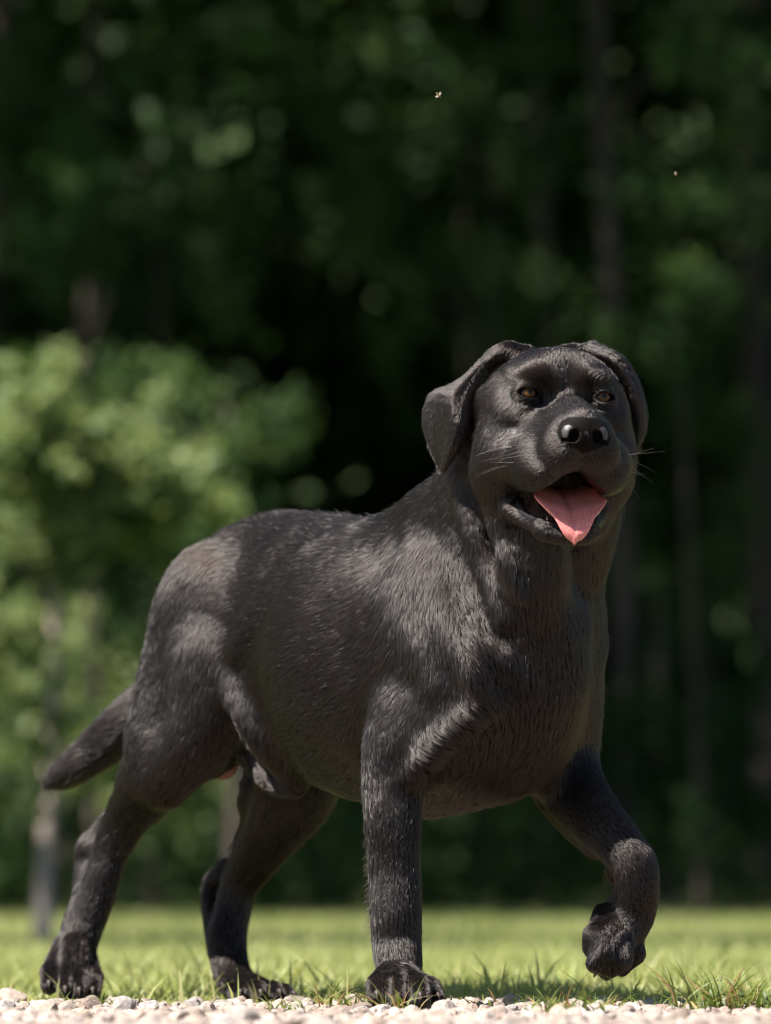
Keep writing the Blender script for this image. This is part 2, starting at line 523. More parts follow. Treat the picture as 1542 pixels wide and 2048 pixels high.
# ground cover at the wood's foot
n = 9000
gx_ = rng.uniform(-3.2, 3.2, n); gy_ = 19.5 + 9 * rng.uniform(0, 1, n); hh = 0.42 + 0.3 * vnoise(np.stack([gx_, gy_, gx_ * 0], -1), 0.9, 5)
p_ = np.stack([gx_, gy_, ground_z(gx_, gy_) + np.maximum(hh, 0.05) * rng.uniform(0, 1, n)], -1)
V, Fq = leaf_cloud([q for q in p_[:450]], [(0.22, 0.22, 0.14)] * 450, [30] * 450, 0.035)
tag(mesh_obj("ground_cover", V, Fq, M_leaf3, smooth=False), label="low green ground cover between the lawn and the dark wood", cat="undergrowth", kind='stuff')
# earth bank added to block the sky behind the far wood
tag(grid_sheet("sky_bank", -120, 120, 42, 90, 90, 40, lambda X, Y: 0.75 * (Y - 42) + 0.3 + 0.8 * np.sin(X * 0.3) * np.sin(Y * 0.4), M_ground), kind='structure')
# far wood that closes the view: one mass
cs, rs, ms = [], [], []
for yy in (31, 34, 38):
    for xx in np.linspace(-13, 13, 14):
        for zz in np.linspace(0.3, 10.5, 6):
            cs.append((xx + rng.normal(0, 0.4), yy + rng.normal(0, 0.8), zz)); rs.append((1.7, 1.2, 1.4)); ms.append(650)
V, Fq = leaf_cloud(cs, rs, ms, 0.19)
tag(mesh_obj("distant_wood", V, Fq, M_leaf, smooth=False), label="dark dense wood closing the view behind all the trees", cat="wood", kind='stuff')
FUR = 1150000
# ================================================================== DOG
# Signed distance modelling in the dog's own axes: x along the body towards the
# chest, y to its right flank, z up.  All blends are smooth unions of tapered
# cones, ellipsoids and thin ear triangles, meshed by surface nets.
UB = np.array([0.60, -0.80, 0.0]); RB = np.array([-0.80, -0.60, 0.0]); ZB = np.array([0, 0, 1.0])
B3 = np.stack([UB, RB, ZB])                  # world -> dog axes (rows)
ORG = P(940, 1400, 0); ORG[2] = 0
def G(p): return B3 @ (np.asarray(p, float) - ORG)
def Wd(g): return g @ B3 + ORG

prims = []   # op, kind, params, k, hair length (m), flow (world dir), skin id
def cone(a, ra, b, rb, k=3.0, L=13, flow=None, skin=0, op='u'):
    """a,b = (px,py,dcm); radii, k in cm; L in mm"""
    pa, pb = P(*a), P(*b)
    fl = (pb - pa) if flow is None else np.asarray(flow, float)
    prims.append((op, 'c', (G(pa), G(pb), ra / 100, rb / 100), k / 100, L / 1000, nrm(fl), skin))
def ell(c, r, ax=None, k=3.0, L=13, flow=None, skin=0, op='u'):
    ax = B3 if ax is None else ax
    prims.append((op, 'e', (G(P(*c)), ax @ B3.T, np.array(r) / 100), k / 100, L / 1000, nrm(-UB if flow is None else np.asarray(flow, float)), skin))
def crom(pts, sub=4):
    p = np.asarray(pts, float)
    e = np.concatenate([[2 * p[0] - p[1]], p, [2 * p[-1] - p[-2]]])
    out = []
    for i in range(1, len(e) - 2):
        for t in np.arange(sub) / sub:
            a, b, c, d = e[i - 1:i + 3]
            out.append(0.5 * ((2 * b) + (c - a) * t + (2 * a - 5 * b + 4 * c - d) * t * t + (3 * b - a - 3 * c + d) * t ** 3))
    out.append(p[-1])
    return np.array(out)
def chain(pts, k=2.0, L=13, flow=None, skin=0, op='u', local=None):
    W = crom([list(P(*q[:3]) if local is None else H(*q[:3])) + [q[3] / 100] for q in pts])
    segs = [(G(W[i, :3]), G(W[i + 1, :3]), W[i, 3], W[i + 1, 3]) for i in range(len(W) - 1)]
    fls = [nrm(W[i + 1, :3] - W[i, :3]) if flow is None else nrm(flow) for i in range(len(W) - 1)]
    prims.append((op, 'p', segs, k / 100, L / 1000, fls, skin))
def axes(x, y, z=None):
    x = nrm(x); y = np.asarray(y, float); y = nrm(y - x * (x @ y)); z = np.cross(x, y)
    return np.stack([x, y, z])
DN = np.array([0, 0, -1.0])
BK = nrm(-UB + 0.45 * DN)

# ---- trunk
ell((880, 1330, 3), (18.5, 11.6, 16.4), k=3, L=17, flow=BK)                  # rib cage front
ell((760, 1318, 13), (17.5, 13.0, 15.9), k=3, L=15, flow=BK)                   # rib cage rear
ell((625, 1290, 25), (17, 9.6, 14.2), k=3, L=15, flow=BK)                   # belly
ell((535, 1200, 37), (11.5, 8.4, 8.8), k=5, L=17, flow=BK)                   # pelvis
chain([(830, 1118, 9, 4.2), (750, 1124, 15, 4.4), (640, 1108, 25, 4.9), (530, 1113, 36, 4.6), (470, 1180, 40, 4.0)], k=4, L=19)    # back line
ell((1010, 1370, -3), (9.5, 9.6, 13), k=4, L=17, flow=DN)                    # fore chest
chain([(1085, 1270, -9, 5.6), (1075, 1370, -9, 5.6), (1020, 1460, -6, 5.4), (930, 1540, 1, 4.2), (870, 1565, 6, 3.6)], k=3.5, L=15)   # breast bone
chain([(830, 1535, 8, 4.0), (700, 1500, 17, 4.6), (590, 1470, 26, 4.2)], k=5, L=12, flow=BK)             # underline
# ---- rump and tail
ell((482, 1275, 41), (8.4, 7.2, 9.0), k=5, L=17, flow=nrm(-UB + 1.2 * DN))
chain([(410, 1300, 50, 4.0), (335, 1380, 51, 3.4), (262, 1442, 52, 3.2), (195, 1500, 54, 2.7), (140, 1540, 55, 2.1), (108, 1560, 55, 1.3)], k=3, L=18)
# ---- near (right) hind leg
FH = nrm(P(330, 1560, 30) - P(400, 1250, 33))
ell((405, 1330, 34), (8.6, 5.4, 14.0), k=6, L=16, flow=FH)
chain([(432, 1230, 36, 4.3), (368, 1340, 37, 4.9), (335, 1450, 36, 5.2), (322, 1520, 35, 4.7), (290, 1580, 37, 3.8), (252, 1640, 40, 2.75),
       (222, 1700, 41, 2.35), (208, 1740, 41, 2.3), (190, 1800, 41, 2.35), (168, 1850, 41, 2.5), (156, 1885, 40, 2.4), (150, 1900, 39, 1.8)], k=2.5, L=11)
chain([(430, 1330, 29, 4.8), (415, 1430, 28, 4.3), (375, 1510, 29, 3.5), (330, 1570, 32, 2.6)], k=3, L=17)
chain([(290, 1520, 41, 2.6), (240, 1615, 43, 1.5), (200, 1668, 44, 1.45), (180, 1695, 44, 1.7), (174, 1725, 44, 1.6), (172, 1790, 43, 1.75), (160, 1850, 42, 1.8)], k=1.3, L=8)
# ---- far (left) hind leg
chain([(600, 1340, 42, 6.5), (600, 1480, 39, 6.2), (592, 1570, 39, 5.3), (560, 1640, 41, 4.2), (515, 1710, 44, 3.1), (482, 1765, 46, 2.5),
       (466, 1820, 46, 2.3), (455, 1880, 45, 2.4), (462, 1940, 43, 2.35), (480, 1970, 40, 2.3), (510, 1983, 35, 1.9)], k=2.5, L=9)
chain([(545, 1580, 44, 3.0), (490, 1690, 48, 1.7), (445, 1745, 49, 1.4), (424, 1775, 50, 1.45), (428, 1850, 48, 1.35), (440, 1900, 46, 1.4)], k=1.3, L=8)
chain([(530, 1560, 46, 3.0), (500, 1600, 46, 1.5)], k=2, L=14)
# ---- near (right) fore leg
FD = nrm(DN + -0.35 * UB)
ell((900, 1300, -7), (8.0, 5.0, 13), k=3.5, L=16, flow=FD, ax=axes(nrm(UB + .25 * ZB), RB))
chain([(875, 1170, -2, 4.4), (925, 1300, -8, 4.8), (945, 1390, -10, 4.6), (890, 1460, -9, 4.6), (825, 1500, -7, 4.3)], k=3.5, L=15, flow=FD)
chain([(815, 1430, -6, 4.2), (795, 1500, -6, 4.1), (786, 1570, -7, 3.6), (786, 1650, -8, 3.25), (790, 1740, -8, 3.0), (792, 1830, -9, 2.95),
       (793, 1880, -9, 2.85), (796, 1915, -10, 2.75), (802, 1938, -11, 2.3), (806, 1950, -11, 1.6)], k=2, L=9)
chain([(775, 1480, -2, 2.4), (757, 1560, -3, 1.6), (757, 1680, -5, 1.2), (760, 1800, -6, 1.1), (765, 1860, -6, 1.2)], k=1.5, L=11)
# ---- far (left) fore leg, lifted
ell((1105, 1310, 3), (7, 5, 14), k=4, L=15, flow=FD)
chain([(1105, 1380, 3, 5.2), (1118, 1460, 3, 4.9), (1122, 1520, 2, 4.4), (1150, 1585, -1, 3.9), (1195, 1640, -4, 3.3), (1240, 1690, -6, 2.8),
       (1268, 1730, -7, 2.75), (1274, 1775, -7, 2.6), (1262, 1820, -6, 2.9), (1247, 1850, -6, 2.9), (1243, 1868, -6, 2.2)], k=2, L=7)
chain([(1075, 1520, 6, 2.2), (1095, 1590, 5, 1.6), (1135, 1640, 2, 1.6), (1190, 1695, -2, 1.3)], k=1.8, L=9)
cone((1226, 1738, -4), 0.9, (1232, 1756, -4), 0.8, k=1, L=9)                 # wrist pad
# ---- neck
NF = nrm(P(960, 1250, 0) - P(1085, 880, -8))
chain([(940, 1240, 3, 9.0), (985, 1130, -1, 9.2), (1035, 1020, -6, 8.2), (1075, 930, -10, 7.6)], k=3.5, L=15, flow=NF)
chain([(1090, 1260, 0, 6.2), (1100, 1150, -4, 6.4), (1125, 1040, -7, 6.6), (1140, 960, -9, 6.2)], k=3, L=15, flow=DN)
chain([(770, 1128, 14, 3.8), (820, 1092, 9, 4.4), (872, 1052, 4, 5.0), (945, 1005, -3, 5.2), (1000, 930, -8, 5.0)], k=3.5, L=17, flow=BK)  # crest to withers
chain([(1075, 1070, -16, 3.6), (1065, 1170, -14, 4.2), (1070, 1270, -11, 4.4)], k=2.5, L=20)                          # throat skin
# skin folds
chain([(928, 950, -10, 0.9), (938, 1040, -12, 1.1), (968, 1130, -13, 1.1), (1005, 1235, -15, 0.9)], k=1.6, L=13)
chain([(1000, 1060, -17, 0.8), (1012, 1120, -18, 1.0), (1035, 1180, -18, 0.8)], k=1.6, L=16)
chain([(845, 1080, -2, 1.2), (868, 1170, -8, 1.7), (918, 1270, -14, 1.8), (948, 1350, -16.5, 1.5), (962, 1420, -16, 0.9)], k=2.2, L=14)
chain([(800, 1100, 2, 1.2), (815, 1200, -4, 1.5), (855, 1290, -10, 1.5), (875, 1370, -12.5, 1.1)], k=2.2, L=14)
chain([(950, 1270, -14, 0.6), (1000, 1320, -15, 0.8), (1050, 1370, -14, 0.3)], k=2.4, L=14)
chain([(815, 1560, -10, 0.9), (870, 1490, -13, 1.3), (960, 1415, -15, 1.1), (990, 1405, -15, .7)], k=1.8, L=12)
chain([(455, 1290, 26, 0.6), (470, 1400, 21, 0.95), (512, 1480, 20, 0.9), (570, 1545, 21, 0.5)], k=3.5, L=17, flow=nrm(DN + .5 * UB))   # flank fold
chain([(478, 1300, 21, 1.0), (520, 1225, 18, 1.5), (600, 1140, 15, 1.5), (710, 1080, 11, 1.0)], k=2.6, L=15, flow=BK)
# sheath and scrotum
chain([(500, 1490, 31, 2.2), (548, 1552, 26, 2.1), (585, 1570, 23, 1.7)], k=1.6, L=8)
ell((446, 1528, 34), (2.0, 1.9, 1.9), k=0.8, L=0, skin=4)

# ---- toes (claws come later as parts)
claws = []
def toe(a, b, c, r=1.35, L=6.5, claw=True, k=0.7, clen=1.1):
    """a root, b knuckle, c tip"""
    tf = nrm(DN + 0.25 * nrm(P(*c) - P(*a)))
    cone(a, r * 0.95, b, r * 1.05, k=k, L=L, flow=tf)
    cone(b, r * 1.05, c, r * 0.86, k=0.5, L=L, flow=tf)
    if claw:
        pb, pc = P(*b), P(*c)
        claws.append((pb, pc, r / 100, clen / 100))
# near hind paw
toe((128, 1885, 40), (103, 1945, 36), (99, 1972, 31), 1.25, k=0.5)
toe((144, 1885, 38), (132, 1950, 34), (131, 1983, 28), 1.2, k=0.5)
toe((160, 1885, 38), (161, 1955, 34), (159, 1986, 28), 1.2, k=0.5)
toe((174, 1895, 40), (187, 1955, 36), (186, 1984, 31), 1.1, k=0.5)
# far hind paw
toe((470, 1965, 38), (478, 1985, 31), (480, 1992, 28), 1.15, k=0.5)
toe((490, 1965, 37), (514, 1983, 30), (520, 1992, 27), 1.2, k=0.5)
toe((505, 1970, 38), (545, 1982, 32), (556, 1991, 29), 1.15, k=0.5)
toe((515, 1975, 41), (568, 1985, 36), (582, 1993, 34), 1.0, k=0.5)
# near fore paw
toe((778, 1945, -12), (760, 1972, -17), (756, 1994, -20), 1.4, k=0.45)
toe((790, 1945, -13), (797, 1974, -19), (797, 1999, -22), 1.35, k=0.45)
toe((808, 1945, -13), (836, 1973, -18), (840, 1998, -22), 1.4, k=0.45)
toe((818, 1950, -11), (858, 1977, -14), (872, 1997, -17), 1.2, k=0.45)
# lifted paw hangs, toes down-left
toe((1228, 1845, -8), (1192, 1872, -10), (1184, 1893, -10), 1.35, clen=0.8, k=0.45)
toe((1236, 1865, -9), (1206, 1905, -11), (1192, 1925, -11), 1.4, clen=0.9, k=0.45)
toe((1250, 1870, -8), (1238, 1918, -10), (1215, 1938, -10), 1.4, clen=1.4, k=0.45)
toe((1262, 1865, -5), (1266, 1905, -6), (1244, 1932, -6), 1.3, claw=False, k=0.45)
cone((1205, 1825, -7), 1.1, (1192, 1850, -8), 0.9, k=0.7, L=5)               # dew claw pad

def groove(a, b, r=0.34, k=0.5): cone(a, r, b, r, k=k, op='s', skin=0)
for a, b in (((777, 1955, -19), (776, 1999, -23)), ((817, 1955, -19), (819, 2000, -23)), ((849, 1960, -18), (857, 1999, -20)),
             ((117, 1915, 35), (114, 1985, 28)), ((146, 1915, 34.5), (145, 1990, 27)), ((173, 1915, 35), (173, 1990, 28)),
             ((1200, 1888, -12), (1180, 1912, -12)), ((1222, 1898, -12.5), (1200, 1940, -12.5)), ((1254, 1905, -10), (1232, 1945, -9)),
             ((498, 1980, 29), (500, 1996, 26)), ((530, 1982, 29), (538, 1996, 26))):
    groove(a, b)

# ---- head : local axes (viewer's right, forward, up), origin between the eyes, cm
yaw, pit, rol = math.radians(12), math.radians(1), math.radians(-2)
hF = np.array([math.sin(yaw) * math.cos(pit), -math.cos(yaw) * math.cos(pit), math.sin(pit)])
hR = nrm(np.cross(np.array([0, 0, 1.0]), -hF)); hR = nrm(np.cross(-hF, np.cross(hR, -hF)) if False else np.cross(hF, np.array([0, 0, 1.0])) * -1)
hR = nrm(np.array([math.cos(yaw), math.sin(yaw), 0]))
hU = np.cross(hR, hF); hU = hU * np.sign(hU[2])
cr_, sr_ = math.cos(rol), math.sin(rol)
hR, hU = hR * cr_ + hU * sr_, hU * cr_ - hR * sr_
HB = np.stack([hR, hF, hU])
HO = P(1130, 792, -21)
def H(x, y, z): return HO + (x * hR + y * hF + z * hU) / 100
hd = lambda x, y, z: nrm(x * hR + y * hF + z * hU)
def hc(a, ra, b, rb, k=1.0, L=6, flow=(0, -1, 0.1), skin=0, op='u'):
    prims.append((op, 'c', (G(H(*a)), G(H(*b)), ra / 100, rb / 100), k / 100, L / 1000, hd(*flow), skin))
def he(c, r, k=1.0, L=6, flow=(0, -1, 0.1), skin=0, op='u', rot=None):
    ax = HB
    if rot is not None:           # (axis 'x','y','z', degrees)
        an = math.radians(rot[1]); c_, s_ = math.cos(an), math.sin(an)
        i, j = {'x': (1, 2), 'y': (2, 0), 'z': (0, 1)}[rot[0]]
        ax = HB.copy(); ax[i], ax[j] = HB[i] * c_ + HB[j] * s_, HB[j] * c_ - HB[i] * s_
    prims.append((op, 'e', (G(H(*c)), ax @ B3.T, np.array(r) / 100), k / 100, L / 1000, hd(*flow), skin))
EY = 4.35
def tri(a, b, c, th, k, L, flow, skin=0):
    prims.append(('u', 't', (G(a), G(b), G(c), th / 100), k / 100, L / 1000, nrm(flow), skin))
he((0, -7, 0.6), (7.4, 8.0, 5.4), k=2, flow=(0, -1, 0.6))                    # cranium
he((0, -3, 1.6), (6.2, 4.2, 4.0), k=2, flow=(0, -.6, 1))                     # forehead
for s in (-1, 1):
    he((s * 3.2, -0.9, 2.3), (2.3, 2.0, 1.3), k=1.3, flow=(s * .6, -.4, .8))     # brow
    he((s * 6.0, -5.0, -3.4), (2.8, 4.6, 5.6), k=2.5, flow=(s * .3, -.8, -.6))   # jaw muscle
    hc((s * 6.2, -2.2, -2.2), 0.9, (s * 6.9, -3.2, -6.0), 1.1, k=1.2, flow=(s * .3, -.8, -.6))
    he((s * 4.9, 0.8, -3.6), (1.1, 1.2, 1.7), k=2.2, op='s', skin=0)
    hc((s * 6.0, -2.5, -1.4), 1.0, (s * 7.4, -8, -0.6), 1.2, k=2, flow=(s * .4, -1, 0))   # cheek bone
    he((s * 4.4, -1.0, -2.6), (2.2, 2.0, 1.9), k=2, flow=(s * .6, -.8, -.4))     # below the eye
    hc((s * 5.8, 0.2, -7.6), 2.0, (s * 6.3, -5, -8.6), 3.0, k=2.5, flow=(s * .4, -1, -.6))  # cheek skin behind the lips
    hc((s * 6.4, -4, -5.5), 2.4, (s * 5.0, -6.5, -13), 2.2, k=2.5, L=9, flow=(0, -.5, -1))
he((0, -7, -8), (6.5, 6, 7), k=3, L=9, flow=(0, -.5, -1))                    # throat
hc((0, -1.0, -1.2), 2.4, (0, 7.6, -4.5), 2.2, k=1.6, L=3.5, flow=(0, -1, .3))    # bridge of the muzzle
hc((0, -1.0, -4.2), 3.9, (0, 6.4, -6.1), 3.2, k=2, L=3.5, flow=(0, -1, 0))       # muzzle core
for s in (-1, 1):
    hc((s * 2.4, 1.5, -5.0), 2.6, (s * 2.1, 7.0, -6.2), 2.2, k=1.6, L=3.5, flow=(s * .4, -1, 0))
    he((s * 3.75, 4.0, -8.9), (2.6, 3.9, 2.6), k=1.7, L=4, flow=(s * .5, -1, -.4), rot=('x', -8))   # hanging upper lip
    he((s * 2.0, 7.5, -7.3), (2.3, 2.2, 2.1), k=1.0, L=3, flow=(s * .6, -.7, -.5))
    he((s * 4.8, 1.8, -7.9), (2.0, 3.6, 2.6), k=2.2, L=5, flow=(s * .5, -1, -.5))
for s in (-1, 1):
    hc((s * 1.5, 0.5, -2.4), 1.7, (s * 1.7, 7.4, -4.9), 1.5, k=0.9, L=3.5, flow=(s * .3, -1, .1))
# lower jaw
JW = (0, -.7, -.7)
hc((0, -5, -11.5), 3.0, (0, 2.6, -15.2), 2.0, k=2, L=6, flow=JW)
def lip(pts, k, L, flow, skin=0, op='u'): chain(pts, k=k, L=L, flow=hd(*flow), skin=skin, op=op, local=True)
lip([(-2.8, 2.7, -15.6, 1.1), (-1.5, 3.6, -16.2, 1.0), (0, 3.9, -16.35, 1.0), (1.5, 3.6, -16.2, 1.0), (2.8, 2.7, -15.6, 0.9)], 1.0, 3, JW)
for s in (-1, 1):
    lip([(s * 2.2, 3.0, -15.8, .8), (s * 3.5, 1.2, -15.1, .62), (s * 4.4, -1.2, -14.1, .7), (s * 5.0, -3.2, -12.8, 1.2)], 1.2, 5, (s * .5, -1, -.4))
# carve the mouth
he((0, 0.4, -12.3), (4.5, 4.6, 2.3), k=0.7, op='s', skin=2, rot=('x', 28))
he((0, 4.6, -12.6), (3.9, 3.6, 2.5), k=0.6, op='s', skin=2, rot=('x', 30))
hc((0, 6.0, -10.5), 0.9, (0, 1, -10.3), 2.2, k=0.8, op='s', skin=2)
hc((0, 2.4, -14.6), 1.4, (0, -2, -12.0), 2.0, k=0.8, op='s', skin=2)
# lip rims (black wet skin)
for s in (-1, 1):
    lip([(s * 2.3, 3.9, -15.2, .34), (s * 3.3, 2.0, -14.6, .3), (s * 4.1, -.4, -13.6, .32), (s * 4.6, -2.0, -12.4, .3)], 0.5, 0, (0, -1, 0), skin=3)
lip([(-2.4, 3.9, -15.2, .34), (0, 4.5, -15.6, .36), (2.4, 3.9, -15.2, .34)], 0.5, 0, (0, -1, 0), skin=3)
# nose leather
he((0, 8.9, -5.3), (2.45, 1.6, 1.95), k=0.9, L=0, skin=1)
for s in (-1, 1):
    he((s * 1.5, 9.2, -5.5), (1.25, 1.3, 1.4), k=0.5, L=0, skin=1)
hc((0, 9.3, -6.0), 0.9, (0, 9.2, -6.6), 0.8, k=0.6, L=0, skin=1)
for s in (-1, 1):
    he((s * 1.35, 10.5, -5.75), (0.6, 1.05, 0.74), k=0.25, op='s', skin=5)
    hc((s * 1.55, 10.4, -6.2), 0.28, (s * 2.4, 9.8, -6.25), 0.18, k=0.2, op='s', skin=5)
hc((0, 10.75, -5.4), 0.10, (0, 9.5, -8.8), 0.05, k=0.2, op='s', skin=5)     # philtrum
# forehead furrow, eye sockets
hc((0, 1.6, 1.2), 0.5, (0, 1.5, 4.6), 0.4, k=2.4, op='s', skin=0)
for s in (-1, 1):
    he((s * 2.35, 1.7, -0.5), (1.1, 1.2, 1.3), k=1.6, op='s', skin=0)
    he((s * EY, -0.1, -0.05), (1.6, 1.5, 1.3), k=0.7, L=3, flow=(s * 1, -.3, .2))         # lids
    he((s * (EY + .02), 0.75, -0.02), (1.2, 1.6, 0.56), k=0.3, op='s', skin=6, rot=('y', -s * 5))
# ears: curved flaps spanned between rows of points
def sheet(rows, th, L, flow, k=0.7, skin=0):
    R = [crom([list(P(*q)) for q in r], 3) for r in rows]
    R = np.stack([crom(c, 2) for c in np.stack(R, 1)], 0)      # (along, across, 3)
    T = []
    for i in range(R.shape[0] - 1):
        for j in range(R.shape[1] - 1):
            a, b, c, d = (G(R[i, j]), G(R[i + 1, j]), G(R[i + 1, j + 1]), G(R[i, j + 1]))
            for t_ in ((a, b, c), (a, c, d)):
                if np.linalg.norm(np.cross(t_[1] - t_[0], t_[2] - t_[0])) > 1e-9: T.append((*t_, th / 100))
    prims.append(('u', 'm', T, k / 100, L / 1000, nrm(flow), skin))
fd = nrm(P(888, 935, -8) - P(985, 705, -11))
sheet([[(1045, 708, -10), (1005, 745, -8), (978, 795, -7), (958, 848, -9), (927, 888, -13), (893, 932, -13)],
       [(1022, 692, -12), (968, 732, -12), (938, 785, -15), (926, 842, -17), (912, 890, -17), (890, 936, -14)],
       [(1003, 692, -12), (946, 748, -13), (914, 790, -17), (908, 840, -18), (897, 890, -16), (887, 938, -14)],
       [(985, 700, -11), (925, 762, -10), (885, 785, -12), (878, 838, -13), (880, 890, -13), (885, 936, -13)],
       [(975, 710, -9), (915, 762, -6), (862, 787, -7), (849, 832, -9), (860, 885, -11), (882, 936, -12)]], 0.17, 7, fd)
fr = nrm(P(1270, 880, -12) - P(1190, 700, -11))
sheet([[(1135, 712, -12), (1190, 748, -11), (1225, 785, -9), (1244, 822, -7), (1256, 860, -8), (1266, 890, -11)],
       [(1162, 694, -15), (1226, 720, -16), (1260, 766, -16), (1274, 815, -15), (1277, 858, -14), (1269, 894, -13)],
       [(1182, 688, -13), (1242, 714, -14), (1275, 766, -13), (1289, 820, -12), (1288, 858, -12), (1271, 897, -13)],
       [(1190, 692, -10), (1240, 722, -9), (1272, 775, -7), (1288, 825, -7), (1286, 858, -8), (1270, 895, -11)]], 0.17, 7, fr)
chain([(1055, 708, -12, 1.0), (1022, 704, -12, .8), (990, 720, -11, .5)], k=1.4, L=7, flow=fd)
chain([(1125, 708, -12, 1.0), (1160, 703, -13, .8), (1195, 710, -12, .5)], k=1.4, L=7, flow=fr)

# ---- distance functions (broadcasting over X,Y,Z)
def dist(kind, q, X, Y, Z):
    if kind in 'pm':
        d = None
        for g in q:
            e = dist('c' if kind == 'p' else 't', g, X, Y, Z)
            d = e if d is None else np.minimum(d, e)
        return d
    if kind == 'c':
        a, b, ra, rb = q
        ba = b - a; l2 = float(ba @ ba) + 1e-12
        x, y, z = X - a[0], Y - a[1], Z - a[2]
        t = np.clip((x * ba[0] + y * ba[1] + z * ba[2]) / l2, 0, 1)
        return np.sqrt((x - t * ba[0]) ** 2 + (y - t * ba[1]) ** 2 + (z - t * ba[2]) ** 2) - (ra + (rb - ra) * t)
    if kind == 'e':
        c, A, r = q
        x, y, z = X - c[0], Y - c[1], Z - c[2]
        u = [(A[i, 0] * x + A[i, 1] * y + A[i, 2] * z) / r[i] for i in range(3)]
        k0 = np.sqrt(u[0] ** 2 + u[1] ** 2 + u[2] ** 2)
        k1 = np.sqrt((u[0] / r[0]) ** 2 + (u[1] / r[1]) ** 2 + (u[2] / r[2]) ** 2) + 1e-9
        return k0 * (k0 - 1) / k1
    a, b, c, th = q
    shp = np.broadcast(X, Y, Z).shape
    p = np.stack([np.broadcast_to(v, shp) for v in (X, Y, Z)], -1)
    ba, cb, ac = b - a, c - b, a - c
    n = np.cross(ba, ac)
    pa, pb, pc = p - a, p - b, p - c
    s = (np.sign(pa @ np.cross(ba, n)) + np.sign(pb @ np.cross(cb, n)) + np.sign(pc @ np.cross(ac, n)))
    def sg(v, e): 
        h = np.clip((v @ e) / (e @ e), 0, 1)[..., None] * e - v
        return (h * h).sum(-1)
    de = np.minimum(np.minimum(sg(pa, ba), sg(pb, cb)), sg(pc, ac))
    dp = (pa @ n) ** 2 / (n @ n)
    return np.sqrt(np.where(s < 2, de, dp)) - th

def bounds(kind, q):
    if kind in 'pm':
        bs = [bounds('c' if kind == 'p' else 't', g) for g in q]
        return np.min([x[0] for x in bs], 0), np.max([x[1] for x in bs], 0)
    if kind == 'c':
        a, b, ra, rb = q
        return np.minimum(a - ra, b - rb), np.maximum(a + ra, b + rb)
    if kind == 'e':
        c, A, r = q
        e = np.sqrt(((A * r[:, None]) ** 2).sum(0))
        return c - e, c + e
    a, b, c, th = q
    return np.minimum(np.minimum(a, b), c) - th, np.maximum(np.maximum(a, b), c) + th

def smin(a, b, k):
    h = np.maximum(k - np.abs(a - b), 0) / k
    return np.minimum(a, b) - h * h * k * 0.25

def build_sdf(h):
    lo = np.min([bounds(p[1], p[2])[0] for p in prims if p[0] == 'u'], 0) - 0.012
    hi = np.max([bounds(p[1], p[2])[1] for p in prims if p[0] == 'u'], 0) + 0.012
    dims = np.ceil((hi - lo) / h).astype(int) + 1
    D = np.full(dims, 0.05, np.float32)
    ax = [(lo[i] + h * np.arange(dims[i])).astype(np.float32) for i in range(3)]
    for op, kind, q, k, L, fl, skin in prims:
        b0, b1 = bounds(kind, q)
        m = k + 2 * h
        i0 = np.maximum(np.floor((b0 - m - lo) / h).astype(int), 0)
        i1 = np.minimum(np.ceil((b1 + m - lo) / h).astype(int) + 1, dims)
        if (i1 <= i0).any(): continue
        sl = tuple(slice(i0[i], i1[i]) for i in range(3))
        X = ax[0][sl[0]][:, None, None]; Y = ax[1][sl[1]][None, :, None]; Z = ax[2][sl[2]][None, None, :]
        if kind in 'pm':
            d = np.full(np.subtract(i1, i0), 0.06, np.float32)
            for g in q:
                c0, c1 = bounds('c' if kind == 'p' else 't', g)
                j0 = np.maximum(np.floor((c0 - m - lo) / h).astype(int), i0)
                j1 = np.minimum(np.ceil((c1 + m - lo) / h).astype(int) + 1, i1)
                s2 = tuple(slice(j0[i] - i0[i], j1[i] - i0[i]) for i in range(3))
                x_ = ax[0][j0[0]:j1[0]][:, None, None]; y_ = ax[1][j0[1]:j1[1]][None, :, None]; z_ = ax[2][j0[2]:j1[2]][None, None, :]
                d[s2] = np.minimum(d[s2], dist('c' if kind == 'p' else 't', g, x_, y_, z_).astype(np.float32))
        else:
            d = dist(kind, q, X, Y, Z).astype(np.float32)
        if op == 'u': D[sl] = smin(D[sl], d, k)
        else: D[sl] = -smin(-D[sl], d, k)
    return D, lo, h

